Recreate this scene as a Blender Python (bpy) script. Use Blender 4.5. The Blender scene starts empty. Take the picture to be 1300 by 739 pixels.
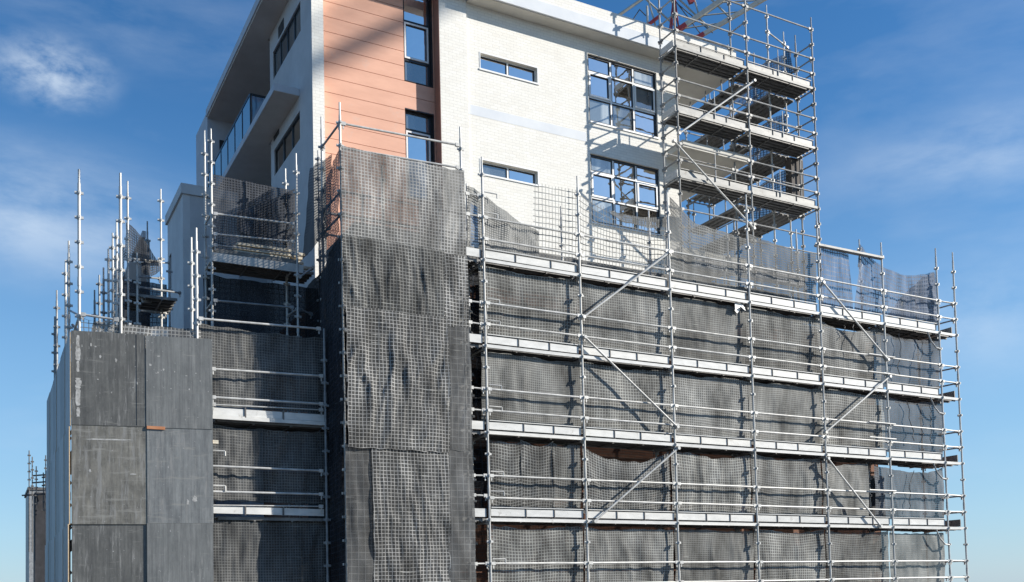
import bpy, bmesh, math, random
from mathutils import Vector, Matrix, noise
random.seed(7)
S = bpy.context.scene
COL = S.collection
R = math.radians

# ------------------------------------------------------------------ camera
FPX, CX, CY = 1244.66, 650.0, 696.13
ROWS = (Vector((0.878729387, -0.476735154, -0.023627468)),
        Vector((-0.002363567, -0.053845539, 0.998546479)),
        Vector((0.477314443, 0.877396291, 0.048442453)))
EYE = Vector((-10.19, -19.775, 0.653))
def at(px, py, X=None, Y=None, Z=None, d=None):
    """the place in the world seen at a pixel of the photograph, on a plane X=, Y=, Z= or at depth d"""
    c = ((px-CX)/FPX, -(py-CY)/FPX, 1.0)
    w = ROWS[0]*c[0] + ROWS[1]*c[1] + ROWS[2]
    if X is not None: t = (X-EYE.x)/w.x
    elif Y is not None: t = (Y-EYE.y)/w.y
    elif Z is not None: t = (Z-EYE.z)/w.z
    else: t = d
    return EYE + w*t
cam = bpy.data.objects.new('camera', bpy.data.cameras.new('camera'))
COL.objects.link(cam)
m = Matrix.Identity(4)
for i in range(3):
    m[i][0] = ROWS[0][i]; m[i][1] = ROWS[1][i]; m[i][2] = -ROWS[2][i]; m[i][3] = EYE[i]
cam.matrix_world = m
cam.data.sensor_width = 36; cam.data.lens = FPX/1300*36
cam.data.shift_y = (CY-369.5)/1300
cam.data.clip_end = 3000
S.camera = cam

# ------------------------------------------------------------------ materials
def nmat(name):
    mt = bpy.data.materials.new(name); mt.use_nodes = True
    nt = mt.node_tree; b = nt.nodes['Principled BSDF']
    return mt, nt, b
def nn(nt, t, **k):
    n = nt.nodes.new(t)
    for a, v in k.items(): setattr(n, a, v)
    return n
def noisy(name, c1, c2, scale=4, rough=.7, metal=0, detail=6, bump=0, stretch=(1,1,1), lo=.35, hi=.65, rr=None, vary=0, dirt=None):
    mt, nt, b = nmat(name)
    tc = nn(nt, 'ShaderNodeTexCoord'); mp = nn(nt, 'ShaderNodeMapping'); mp.inputs['Scale'].default_value = stretch
    no = nn(nt, 'ShaderNodeTexNoise'); no.inputs['Scale'].default_value = scale; no.inputs['Detail'].default_value = detail
    no.inputs['Roughness'].default_value = .65
    cr = nn(nt, 'ShaderNodeValToRGB')
    cr.color_ramp.elements[0].color = (*c1, 1); cr.color_ramp.elements[1].color = (*c2, 1)
    cr.color_ramp.elements[0].position = lo; cr.color_ramp.elements[1].position = hi
    L = nt.links.new
    L(tc.outputs['Object'], mp.inputs[0]); L(mp.outputs[0], no.inputs['Vector']); L(no.outputs['Fac'], cr.inputs[0])
    outc = cr.outputs[0]
    if dirt:
        nd = nn(nt, 'ShaderNodeTexNoise'); nd.inputs['Scale'].default_value = dirt[1]; nd.inputs['Detail'].default_value = 8; nd.inputs['Roughness'].default_value = .7; L(tc.outputs['Object'], nd.inputs['Vector'])
        rd = nn(nt, 'ShaderNodeMapRange'); rd.inputs['From Min'].default_value = dirt[2]; rd.inputs['From Max'].default_value = dirt[2]+.08; rd.inputs['To Max'].default_value = dirt[3]; L(nd.outputs['Fac'], rd.inputs['Value'])
        md = nn(nt, 'ShaderNodeMixRGB'); md.inputs[2].default_value = (*dirt[0], 1); L(rd.outputs[0], md.inputs[0]); L(outc, md.inputs[1]); outc = md.outputs[0]
    if vary:
        oi = nn(nt, 'ShaderNodeObjectInfo'); rv = nn(nt, 'ShaderNodeValToRGB'); L(oi.outputs['Random'], rv.inputs[0])
        rv.color_ramp.elements[0].color = (1-vary, 1-vary, 1-vary*1.05, 1); rv.color_ramp.elements[1].color = (1, .985, .95, 1)
        e_ = rv.color_ramp.elements.new(.5); e_.color = (1-vary*.3, 1-vary*.3, 1-vary*.3, 1)
        mv = nn(nt, 'ShaderNodeMixRGB'); mv.blend_type = 'MULTIPLY'; mv.inputs[0].default_value = 1; L(outc, mv.inputs[1]); L(rv.outputs[0], mv.inputs[2]); outc = mv.outputs[0]
    L(outc, b.inputs['Base Color'])
    b.inputs['Roughness'].default_value = rough; b.inputs['Metallic'].default_value = metal
    if rr:
        mr = nn(nt, 'ShaderNodeMapRange'); mr.inputs['To Min'].default_value = rr[0]; mr.inputs['To Max'].default_value = rr[1]
        L(no.outputs['Fac'], mr.inputs['Value']); L(mr.outputs[0], b.inputs['Roughness'])
    if bump:
        bm_ = nn(nt, 'ShaderNodeBump'); bm_.inputs['Strength'].default_value = bump; bm_.inputs['Distance'].default_value = .01
        L(no.outputs['Fac'], bm_.inputs['Height']); L(bm_.outputs[0], b.inputs['Normal'])
    return mt
M = {}
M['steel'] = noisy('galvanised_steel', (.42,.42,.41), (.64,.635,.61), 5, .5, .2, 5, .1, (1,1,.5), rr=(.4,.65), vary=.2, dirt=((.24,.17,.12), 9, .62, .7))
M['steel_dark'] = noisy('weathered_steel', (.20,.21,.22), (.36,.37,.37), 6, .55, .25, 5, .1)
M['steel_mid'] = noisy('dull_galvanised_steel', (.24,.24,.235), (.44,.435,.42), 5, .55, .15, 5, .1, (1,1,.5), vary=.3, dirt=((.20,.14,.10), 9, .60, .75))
M['toe_worn'] = noisy('worn_zinc', (.24,.24,.23), (.36,.355,.335), 3, .55, .1, 6, .1, (1,1,3), vary=.25, dirt=((.16,.14,.12), 6, .58, .8))
M['toe'] = noisy('toe_board_zinc', (.54,.54,.52), (.68,.675,.65), 3, .55, .0, 6, .04, (1,1,3), vary=.14, dirt=((.36,.34,.31), 5, .60, .7))
M['deck'] = noisy('deck_steel', (.13,.13,.127), (.25,.245,.235), 3, .6, .2, 6, .2, (1,3,1))
M['clip'] = noisy('dark_clip', (.06,.06,.06), (.14,.13,.12), 9, .6)
M['concrete'] = noisy('rendered_concrete', (.62,.645,.67), (.70,.715,.72), 1.1, .85, 0, 8, .15)
M['soffit'] = noisy('soffit_paint', (.60,.57,.50), (.68,.65,.58), 1.2, .85, 0, 6, .1)
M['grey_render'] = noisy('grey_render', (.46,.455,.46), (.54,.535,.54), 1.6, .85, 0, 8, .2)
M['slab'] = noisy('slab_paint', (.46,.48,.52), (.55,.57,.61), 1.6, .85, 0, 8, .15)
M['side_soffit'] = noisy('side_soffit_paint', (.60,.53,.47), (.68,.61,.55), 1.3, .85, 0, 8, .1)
M['pale_render'] = noisy('pale_render', (.52,.52,.52), (.62,.62,.62), 1.2, .85, 0, 8, .15)
M['cladding'] = noisy('terracotta_cladding', (.64,.335,.225), (.72,.39,.265), .9, .6, 0, 8, .05, (1,1,4), dirt=((.58,.42,.34), 1.6, .60, .35))
M['groove'] = noisy('cladding_joint', (.20,.09,.06), (.26,.12,.08), 5, .8)
M['return'] = noisy('shaded_cladding_return', (.19,.105,.085), (.24,.13,.10), 1, .6, 0, 4, .05)  # cladding brown with the shade of the pier's left face put into it
M['parapet_grey'] = noisy('dark_grey_parapet', (.09,.09,.09), (.17,.168,.16), 2.5, .8, 0, 9, .2)  # mottled dark grey of the podium parapet
M['frame_dark'] = noisy('dark_frame', (.015,.016,.018), (.03,.03,.033), 10, .35)
M['frame_white'] = noisy('white_frame', (.74,.74,.72), (.80,.80,.78), 10, .4)
M['dark_room'] = noisy('dark_opening', (.02,.02,.022), (.04,.04,.045), 2, .8)
M['ground'] = noisy('site_ground', (.05,.048,.045), (.12,.11,.10), .4, .95, 0, 10, .4)
M['ply_edge'] = noisy('ply_edge', (.45,.33,.2), (.6,.46,.3), 20, .8)
M['pine'] = noisy('pine_board', (.50,.44,.34), (.68,.62,.50), 4, .75, 0, 6, .2, (.6,6,6))
M['orange_wood'] = noisy('orange_wood', (.5,.2,.09), (.6,.28,.14), 8, .8)
M['red_paint'] = noisy('red_crane_paint', (.30,.03,.035), (.42,.05,.05), 3, .5)
M['cream_paint'] = noisy('cream_crane_paint', (.42,.40,.34), (.55,.53,.46), 3, .5)
M['tarp'] = noisy('blue_tarp', (.03,.16,.42), (.06,.25,.55), 3, .5, 0, 5, .4)
M['brown_col'] = noisy('brown_column', (.07,.06,.055), (.13,.11,.095), 3, .8, 0, 6, .2, (1,1,.3))
M['gal_rope'] = M['steel_dark']

def brick_mat(name, c1, c2, mortar, axis='XZ', bw=.23, bh=.086, bump=.35, stain=.15):
    mt, nt, b = nmat(name); L = nt.links.new
    tc = nn(nt, 'ShaderNodeTexCoord'); sp = nn(nt, 'ShaderNodeSeparateXYZ'); cb = nn(nt, 'ShaderNodeCombineXYZ')
    L(tc.outputs['Object'], sp.inputs[0])
    ad = nn(nt, 'ShaderNodeMath'); ad.operation = 'ADD'; L(sp.outputs['X'], ad.inputs[0]); L(sp.outputs['Y'], ad.inputs[1])
    L(ad.outputs[0], cb.inputs['X']); L(sp.outputs['Z'], cb.inputs['Y'])
    br = nn(nt, 'ShaderNodeTexBrick'); L(cb.outputs[0], br.inputs['Vector'])
    br.inputs['Scale'].default_value = 1; br.inputs['Brick Width'].default_value = bw; br.inputs['Row Height'].default_value = bh
    br.inputs['Mortar Size'].default_value = .007; br.inputs['Mortar Smooth'].default_value = .3; br.inputs['Bias'].default_value = -.2
    br.inputs['Color1'].default_value = (*c1, 1); br.inputs['Color2'].default_value = (*c2, 1); br.inputs['Mortar'].default_value = (*mortar, 1)
    no = nn(nt, 'ShaderNodeTexNoise'); no.inputs['Scale'].default_value = 1.1; no.inputs['Detail'].default_value = 9
    L(tc.outputs['Object'], no.inputs['Vector'])
    mr = nn(nt, 'ShaderNodeMapRange'); mr.inputs['From Min'].default_value = .3; mr.inputs['From Max'].default_value = .7
    mr.inputs['To Min'].default_value = 1-stain; mr.inputs['To Max'].default_value = 1
    L(no.outputs['Fac'], mr.inputs['Value'])
    mx = nn(nt, 'ShaderNodeMixRGB'); mx.blend_type = 'MULTIPLY'; mx.inputs[0].default_value = 1
    L(br.outputs['Color'], mx.inputs[1]); L(mr.outputs[0], mx.inputs[2]); L(mx.outputs[0], b.inputs['Base Color'])
    bp = nn(nt, 'ShaderNodeBump'); bp.inputs['Strength'].default_value = bump; bp.inputs['Distance'].default_value = .008
    inv = nn(nt, 'ShaderNodeMath'); inv.operation = 'SUBTRACT'; inv.inputs[0].default_value = 1; L(br.outputs['Fac'], inv.inputs[1])
    L(inv.outputs[0], bp.inputs['Height']); L(bp.outputs[0], b.inputs['Normal'])
    b.inputs['Roughness'].default_value = .85
    return mt
M['white_brick'] = brick_mat('painted_white_brick', (.82,.795,.725), (.77,.735,.66), (.68,.655,.60), stain=.06)
M['red_brick'] = brick_mat('orange_brick', (.27,.125,.075), (.20,.095,.06), (.17,.14,.12))

def glass_mat(name, tint, curtain):
    mt, nt, b = nmat(name); L = nt.links.new
    b.inputs['Base Color'].default_value = (*tint, 1); b.inputs['Roughness'].default_value = .9
    tc = nn(nt, 'ShaderNodeTexCoord')
    no = nn(nt, 'ShaderNodeTexNoise'); no.inputs['Scale'].default_value = .9; no.inputs['Detail'].default_value = 2
    mp = nn(nt, 'ShaderNodeMapping'); mp.inputs['Scale'].default_value = (2.2,2.2,.35)
    L(tc.outputs['Object'], mp.inputs[0]); L(mp.outputs[0], no.inputs['Vector'])
    cr = nn(nt, 'ShaderNodeValToRGB'); cr.color_ramp.elements[0].color = (*tint, 1); cr.color_ramp.elements[1].color = (*curtain, 1)
    cr.color_ramp.elements[0].position = .45; cr.color_ramp.elements[1].position = .6
    L(no.outputs['Fac'], cr.inputs[0]); L(cr.outputs[0], b.inputs['Base Color'])
    gl = nn(nt, 'ShaderNodeBsdfGlossy'); gl.inputs['Roughness'].default_value = .02; gl.inputs['Color'].default_value = (.90,.84,.76,1)
    bp = nn(nt, 'ShaderNodeBump'); n2 = nn(nt, 'ShaderNodeTexNoise'); n2.inputs['Scale'].default_value = 2.2; L(tc.outputs['Object'], n2.inputs['Vector'])
    bp.inputs['Strength'].default_value = .07; bp.inputs['Distance'].default_value = .05; L(n2.outputs['Fac'], bp.inputs['Height']); L(bp.outputs[0], gl.inputs['Normal'])
    fr = nn(nt, 'ShaderNodeFresnel'); fr.inputs['IOR'].default_value = 2.0
    mrn = nn(nt, 'ShaderNodeMapRange'); mrn.inputs['To Min'].default_value = .26; mrn.inputs['To Max'].default_value = 1; L(fr.outputs[0], mrn.inputs['Value'])
    mx = nn(nt, 'ShaderNodeMixShader'); L(mrn.outputs[0], mx.inputs[0]); L(b.outputs[0], mx.inputs[1]); L(gl.outputs[0], mx.inputs[2])
    L(mx.outputs[0], nt.nodes['Material Output'].inputs[0])
    return mt
M['glass'] = glass_mat('window_glass', (.07,.09,.105), (.17,.20,.21))
M['glass_curtain'] = glass_mat('window_glass_blinds', (.14,.18,.20), (.50,.54,.53))
M['glass_rail'] = glass_mat('balustrade_glass', (.10,.20,.34), (.13,.25,.40))

def net_mat(name, cell, line, lcol, ccol, cloth, jitter=.25, folds=True):
    """debris netting: square strands over a finer cloth; `cloth` = how much of each opening is closed"""
    mt, nt, b = nmat(name); L = nt.links.new
    uv = nn(nt, 'ShaderNodeUVMap')
    # strands wander a little
    nd = nn(nt, 'ShaderNodeTexNoise'); nd.inputs['Scale'].default_value = 1.6; nd.inputs['Detail'].default_value = 3; L(uv.outputs[0], nd.inputs['Vector'])
    sb = nn(nt, 'ShaderNodeVectorMath'); sb.operation = 'SUBTRACT'; sb.inputs[1].default_value = (.5,.5,.5); L(nd.outputs['Color'], sb.inputs[0])
    sc = nn(nt, 'ShaderNodeVectorMath'); sc.operation = 'SCALE'; sc.inputs['Scale'].default_value = jitter; L(sb.outputs[0], sc.inputs[0])
    av = nn(nt, 'ShaderNodeVectorMath'); av.operation = 'ADD'; L(uv.outputs[0], av.inputs[0]); L(sc.outputs[0], av.inputs[1])
    sp = nn(nt, 'ShaderNodeSeparateXYZ'); L(av.outputs[0], sp.inputs[0])
    def strand(sock, c, w):
        a = nn(nt, 'ShaderNodeMath'); a.operation = 'DIVIDE'; a.inputs[1].default_value = c; L(sock, a.inputs[0])
        f = nn(nt, 'ShaderNodeMath'); f.operation = 'FRACT'; L(a.outputs[0], f.inputs[0])
        l = nn(nt, 'ShaderNodeMath'); l.operation = 'LESS_THAN'; l.inputs[1].default_value = w; L(f.outputs[0], l.inputs[0]); return l.outputs[0]
    mxm = nn(nt, 'ShaderNodeMath'); mxm.operation = 'MAXIMUM'
    L(strand(sp.outputs['X'], cell, line), mxm.inputs[0]); L(strand(sp.outputs['Y'], cell, line), mxm.inputs[1])
    grid = mxm.outputs[0]
    # wear of the cloth, in large soft patches and vertical streaks
    n3 = nn(nt, 'ShaderNodeTexNoise'); n3.inputs['Scale'].default_value = 1.0; n3.inputs['Detail'].default_value = 6
    mp = nn(nt, 'ShaderNodeMapping'); mp.inputs['Scale'].default_value = (2.2,.8,1); L(uv.outputs[0], mp.inputs[0]); L(mp.outputs[0], n3.inputs['Vector'])
    n4 = nn(nt, 'ShaderNodeTexNoise'); n4.inputs['Scale'].default_value = 45; n4.inputs['Detail'].default_value = 3; L(uv.outputs[0], n4.inputs['Vector'])
    ramp = nn(nt, 'ShaderNodeMapRange'); ramp.inputs['From Min'].default_value = .3; ramp.inputs['From Max'].default_value = .7
    ramp.inputs['To Min'].default_value = .5; ramp.inputs['To Max'].default_value = 1.7; L(n3.outputs['Fac'], ramp.inputs['Value'])
    oi = nn(nt, 'ShaderNodeObjectInfo'); ro = nn(nt, 'ShaderNodeMapRange'); ro.inputs['To Min'].default_value = .72; ro.inputs['To Max'].default_value = 1.22; L(oi.outputs['Random'], ro.inputs['Value'])
    mo = nn(nt, 'ShaderNodeMath'); mo.operation = 'MULTIPLY'; L(ramp.outputs[0], mo.inputs[0]); L(ro.outputs[0], mo.inputs[1])
    # chalky scuffs running along the weave
    mp5 = nn(nt, 'ShaderNodeMapping'); mp5.inputs['Scale'].default_value = (1.3, 16, 1); L(uv.outputs[0], mp5.inputs[0])
    n5 = nn(nt, 'ShaderNodeTexNoise'); n5.inputs['Scale'].default_value = 1.4; n5.inputs['Detail'].default_value = 5; L(mp5.outputs[0], n5.inputs['Vector'])
    r5 = nn(nt, 'ShaderNodeMapRange'); r5.inputs['From Min'].default_value = .64; r5.inputs['From Max'].default_value = .72; r5.inputs['To Min'].default_value = 0; r5.inputs['To Max'].default_value = .5; L(n5.outputs['Fac'], r5.inputs['Value'])
    mc = nn(nt, 'ShaderNodeMixRGB'); mc.inputs[1].default_value = (*ccol, 1); mc.inputs[2].default_value = (*lcol, 1); L(grid, mc.inputs[0])
    mm = nn(nt, 'ShaderNodeMixRGB'); mm.blend_type = 'MULTIPLY'; mm.inputs[0].default_value = 1; L(mc.outputs[0], mm.inputs[1]); L(mo.outputs[0], mm.inputs[2])
    ms_ = nn(nt, 'ShaderNodeMixRGB'); ms_.inputs[2].default_value = (min(1, lcol[0]*1.9), min(1, lcol[1]*1.9), min(1, lcol[2]*1.85), 1); L(r5.outputs[0], ms_.inputs[0]); L(mm.outputs[0], ms_.inputs[1])
    L(ms_.outputs[0], b.inputs['Base Color']); b.inputs['Roughness'].default_value = .8
    b.inputs['Specular IOR Level'].default_value = .2
    # openings
    tr = nn(nt, 'ShaderNodeBsdfTransparent')
    ca = nn(nt, 'ShaderNodeMapRange'); ca.inputs['From Min'].default_value = .3; ca.inputs['From Max'].default_value = .7
    ca.inputs['To Min'].default_value = max(0, cloth-.22*(cloth > 0)); ca.inputs['To Max'].default_value = min(1, cloth+.12*(cloth > 0)); L(n4.outputs['Fac'], ca.inputs['Value'])
    al = nn(nt, 'ShaderNodeMath'); al.operation = 'MAXIMUM'; L(grid, al.inputs[0]); L(ca.outputs[0], al.inputs[1])
    mx = nn(nt, 'ShaderNodeMixShader'); L(al.outputs[0], mx.inputs[0]); L(tr.outputs[0], mx.inputs[1]); L(b.outputs[0], mx.inputs[2])
    L(mx.outputs[0], nt.nodes['Material Output'].inputs[0])
    return mt
M['net_main_a'] = net_mat('netting_dense_a', .056, .24, (.24,.24,.225), (.13,.127,.117), .92, .03)
M['net_main_b'] = net_mat('netting_dense_b', .078, .20, (.27,.27,.25), (.108,.106,.10), .88, .05)
M['net_main'] = net_mat('netting_dense', .068, .24, (.24,.24,.225), (.112,.11,.103), .88, .035)
M['net_coarse'] = net_mat('netting_coarse', .080, .17, (.31,.305,.29), (.066,.065,.062), .84, .06)
M['net_wrinkle'] = net_mat('netting_wrinkled', .075, .18, (.25,.25,.235), (.07,.069,.066), .86, .05)
M['net_end'] = net_mat('netting_end_bay', .07, .26, (.14,.15,.16), (.075,.08,.088), .84, .05)
M['net_mid'] = net_mat('netting_mid', .075, .24, (.30,.295,.28), (.11,.107,.10), .92, .05)
M['net_open'] = net_mat('netting_open', .095, .15, (.20,.20,.19), (.1,.1,.1), 0.0, .04)
M['net_sky'] = net_mat('netting_blue', .10, .24, (.13,.155,.20), (.09,.115,.17), .58, .04)
M['net_fine'] = net_mat('netting_fine', .055, .34, (.19,.19,.18), (.10,.10,.096), .62, .04)
M['cloth'] = net_mat('shade_cloth', .15, .07, (.14,.14,.135), (.085,.085,.083), .95, .04)
M['cloth_black'] = net_mat('shade_cloth_black', .13, .12, (.04,.045,.055), (.018,.02,.025), .97, .05)
M['net_dark'] = net_mat('netting_dark', .065, .30, (.065,.07,.08), (.025,.027,.032), .60, .04)
M['net_recess'] = net_mat('netting_recess', .060, .22, (.14,.14,.135), (.06,.06,.058), .93, .035)

def ply_mat(name, c1, c2, spots, seed):
    mt, nt, b = nmat(name); L = nt.links.new
    tc = nn(nt, 'ShaderNodeTexCoord')
    def nz(sc, loc, scale, det=8, ro=.7):
        mp = nn(nt, 'ShaderNodeMapping'); mp.inputs['Location'].default_value = loc; mp.inputs['Scale'].default_value = sc; L(tc.outputs['Object'], mp.inputs[0])
        no = nn(nt, 'ShaderNodeTexNoise'); no.inputs['Scale'].default_value = scale; no.inputs['Detail'].default_value = det; no.inputs['Roughness'].default_value = ro; L(mp.outputs[0], no.inputs['Vector']); return no.outputs['Fac']
    def ramp(sock, p0, p1, c0, c1_):
        cr = nn(nt, 'ShaderNodeValToRGB'); cr.color_ramp.elements[0].position = p0; cr.color_ramp.elements[1].position = p1
        cr.color_ramp.elements[0].color = (*c0, 1); cr.color_ramp.elements[1].color = (*c1_, 1); L(sock, cr.inputs[0]); return cr.outputs[0]
    def mix(f, a, col, mode='MIX'):
        m_ = nn(nt, 'ShaderNodeMixRGB'); m_.blend_type = mode; L(f, m_.inputs[0]) if not isinstance(f, float) else None
        if isinstance(f, float): m_.inputs[0].default_value = f
        L(a, m_.inputs[1])
        if isinstance(col, tuple): m_.inputs[2].default_value = (*col, 1)
        else: L(col, m_.inputs[2])
        return m_.outputs[0]
    base = ramp(nz((1.6,1.6,.7), (seed*3.1, seed*1.7, seed*.9), 3.0, 12, .78), .30, .70, c1, c2)
    streak = ramp(nz((9,9,.35), (seed*2.3, 0, seed), 2.2, 6, .7), .35, .7, (.72,.72,.72), (1.25,1.25,1.22))
    base = mix(1.0, base, streak, 'MULTIPLY')
    sm = ramp(nz((5,5,.5), (seed*7.3, seed*2.9, seed*5.1), 2.6, 7, .75), spots, spots+.10, (0,0,0), (.8,.8,.8))
    base = mix(sm, base, (.27,.265,.25))
    sm2 = ramp(nz((.8,.8,6), (seed*1.3, seed*4.9, seed*2.1), 2.2, 6, .7), spots+.03, spots+.12, (0,0,0), (.55,.55,.55))
    base = mix(sm2, base, (.30,.29,.26))
    dots = ramp(nz((1,1,1), (seed, seed*2, seed*3), 26, 2, .5), .735, .76, (0,0,0), (1,1,1))
    base = mix(dots, base, (.5,.49,.47))
    L(base, b.inputs['Base Color']); b.inputs['Roughness'].default_value = .6
    bp = nn(nt, 'ShaderNodeBump'); bp.inputs['Strength'].default_value = .15; bp.inputs['Distance'].default_value = .01; L(nz((1.6,1.6,.7), (seed, 0, 0), 5), bp.inputs['Height']); L(bp.outputs[0], b.inputs['Normal'])
    return mt

# ------------------------------------------------------------------ mesh helpers
class MB:
    def __init__(s): s.v = []; s.f = []; s.uv = None; s.smooth = False; s.mi = []
    def quad(s, pts, mi=0):
        n = len(s.v); s.v += [tuple(p) for p in pts]; s.f.append(tuple(range(n, n+len(pts)))); s.mi.append(mi)
    def box(s, a, b, mi=0):
        x0,x1 = sorted((a[0],b[0])); y0,y1 = sorted((a[1],b[1])); z0,z1 = sorted((a[2],b[2]))
        n = len(s.v)
        s.v += [(x0,y0,z0),(x1,y0,z0),(x1,y1,z0),(x0,y1,z0),(x0,y0,z1),(x1,y0,z1),(x1,y1,z1),(x0,y1,z1)]
        for q in ((0,3,2,1),(4,5,6,7),(0,1,5,4),(1,2,6,5),(2,3,7,6),(3,0,4,7)): s.f.append(tuple(n+i for i in q)); s.mi.append(mi)
        return s
    def beam(s, a, b, w, h, mi=0):
        a = Vector(a); b = Vector(b); d = (b-a).normalized()
        up = Vector((0,0,1)) if abs(d.z) < .95 else Vector((0,1,0))
        sx = d.cross(up).normalized()*w/2; sz = sx.cross(d).normalized()*h/2
        n = len(s.v)
        for p in (a, b):
            for i, j in ((-1,-1),(1,-1),(1,1),(-1,1)): s.v.append(tuple(p+sx*i+sz*j))
        for q in ((3,2,1,0),(4,5,6,7),(0,1,5,4),(1,2,6,5),(2,3,7,6),(3,0,4,7)): s.f.append(tuple(n+i for i in q)); s.mi.append(mi)
        return s
    def tube(s, a, b, r, seg=8, mi=0, r2=None):
        a = Vector(a); b = Vector(b); d = (b-a).normalized()
        up = Vector((0,0,1)) if abs(d.z) < .9 else Vector((1,0,0))
        u = d.cross(up).normalized(); w = u.cross(d)
        n = len(s.v); r2 = r if r2 is None else r2
        for p, q in ((a, r), (b, r2)):
            for i in range(seg):
                t = 2*math.pi*i/seg; s.v.append(tuple(p+(u*math.cos(t)+w*math.sin(t))*q))
        for i in range(seg):
            j = (i+1) % seg; s.f.append((n+i, n+j, n+seg+j, n+seg+i)); s.mi.append(mi)
        s.f.append(tuple(n+i for i in reversed(range(seg)))); s.mi.append(mi)
        s.f.append(tuple(n+seg+i for i in range(seg))); s.mi.append(mi)
        return s
    def build(s, name, mats, parent=None, org=None):
        me = bpy.data.meshes.new(name)
        me.from_pydata(s.v, [], s.f)
        if not isinstance(mats, (list, tuple)): mats = [mats]
        for q in mats: me.materials.append(M[q] if isinstance(q, str) else q)
        me.polygons.foreach_set('material_index', s.mi)
        bm = bmesh.new(); bm.from_mesh(me); bmesh.ops.recalc_face_normals(bm, faces=bm.faces[:]); bm.to_mesh(me); bm.free()
        o = bpy.data.objects.new(name, me); COL.objects.link(o)
        if parent is not None:
            o.parent = parent; o.matrix_parent_inverse = parent_inv(parent)
        return o
def wloc(o):
    v = Vector((0,0,0))
    while o is not None: v += o.location; o = o.parent
    return v
def parent_inv(p):
    if p.type == 'EMPTY': return Matrix.Translation(-p.location)
    return Matrix.Identity(4)
def tag(o, label=None, cat=None, group=None, kind=None):
    if label: o['label'] = label
    if cat: o['category'] = cat
    if group: o['group'] = group
    if kind: o['kind'] = kind
    return o
def thing(name, label, cat, loc=(0,0,0), group=None):
    o = bpy.data.objects.new(name, None); COL.objects.link(o); o.location = loc; o.empty_display_size = .2
    return tag(o, label, cat, group)
ORD = ['first','second','third','fourth','fifth','sixth','seventh','eighth','ninth']

def fbm(x, y, z=0): return noise.fractal(Vector((x, y, z)), 1.0, 2.0, 3)
def net(name, label, mat, P, nu, nv, su, sv, amp=.05, n=(0,-1,0), group=None, seed=0, fold=1.0, cat='netting', edge_fray=.02, parent=None):
    """hanging sheet; P(u,v) -> point, v=0 bottom, v=1 top; UVs in metres"""
    n = Vector(n); vs = []; uvs = []
    rnd = random.Random(seed); ph = [rnd.uniform(0, 6.28) for _ in range(6)]; fr = [rnd.uniform(2.2, 9) for _ in range(4)]
    for j in range(nv+1):
        for i in range(nu+1):
            u = i/nu; v = j/nv; x = u*su; y = v*sv
            p = Vector(P(u, v))
            loose = (.35+.65*math.sin(math.pi*min(1, max(0, v))))
            d = 0
            for k in range(4): d += math.sin(x*fr[k]+ph[k]+.6*math.sin(y*1.3+ph[4]))*(.55/(1+k*.5))
            sk = x+.14*y*math.sin(ph[5])            # creases lean one way on each sheet
            c1 = 1-abs(fbm(sk*1.5+seed*3.7, y*.55, seed))*3.2
            c2 = 1-abs(fbm(sk*4.2+seed*1.7, y*.6, seed+40))*3.4
            d = d*.22*fold + max(-.4, c1)*.6 + max(-.4, c2)*.42*fold + fbm(x*.8+seed, y*.8, seed+7)*.5
            p += n*(d*amp*loose)
            if j in (0, nv):
                p.z += fbm(x*2.5+seed, j*3.1, 5)*edge_fray*2.2
            if i in (0, nu): p.x += fbm(y*2.5+seed, i*1.7, 9)*edge_fray*abs(n.y); p.y += fbm(y*2.5+seed, i*1.7, 9)*edge_fray*abs(n.x)
            vs.append(tuple(p)); uvs.append((x+seed*.37, y+seed*.21))
    fs = [(j*(nu+1)+i, j*(nu+1)+i+1, (j+1)*(nu+1)+i+1, (j+1)*(nu+1)+i) for j in range(nv) for i in range(nu)]
    me = bpy.data.meshes.new(name); me.from_pydata(vs, [], fs); me.materials.append(M[mat])
    ul = me.uv_layers.new(name='UVMap')
    for pl in me.polygons:
        pl.use_smooth = True
        for li in pl.loop_indices: ul.data[li].uv = uvs[me.loops[li].vertex_index]
    o = bpy.data.objects.new(name, me); COL.objects.link(o)
    if parent is not None: o.parent = parent; o.matrix_parent_inverse = parent_inv(parent)
    else: tag(o, label, cat, group)
    return o
def bil(a, b, c, d):
    """bilinear patch: a bottom-left, b bottom-right, c top-right, d top-left"""
    a, b, c, d = map(Vector, (a, b, c, d))
    return lambda u, v: (a*(1-u)+b*u)*(1-v)+(d*(1-u)+c*u)*v

# scaffold parts -----------------------------------------------------------
def standard(parent, x, y, z0, z1, mat='steel', r=.027, phase=.4, step=.5, lx=0):
    mb = MB(); mb.tube((x, y, z0), (x+lx*(z1-z0), y, z1-.28), r, 8)
    mb.tube((x+lx*(z1-z0), y, z1-.28), (x+lx*(z1-z0), y, z1), r*.75, 8)
    z = phase + step*math.ceil((z0-phase)/step)
    while z < z1-.2:
        X = x+lx*(z-z0)
        mb.box((X-.082, y-.016, z-.028), (X+.082, y+.016, z+.022)); mb.box((X-.0145, y-.078, z-.026), (X+.0145, y+.078, z+.024))
        mb.tube((X, y, z-.045), (X, y, z+.04), r+.009, 8)
        z += step
    # joint sleeve every two metres
    z = 1.1
    while z < z1-1:
        if z > z0: mb.tube((x+lx*(z-z0), y, z-.09), (x+lx*(z-z0), y, z+.09), r+.006, 8)
        z += 2
    return mb.build('standard', mat, parent)
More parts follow.
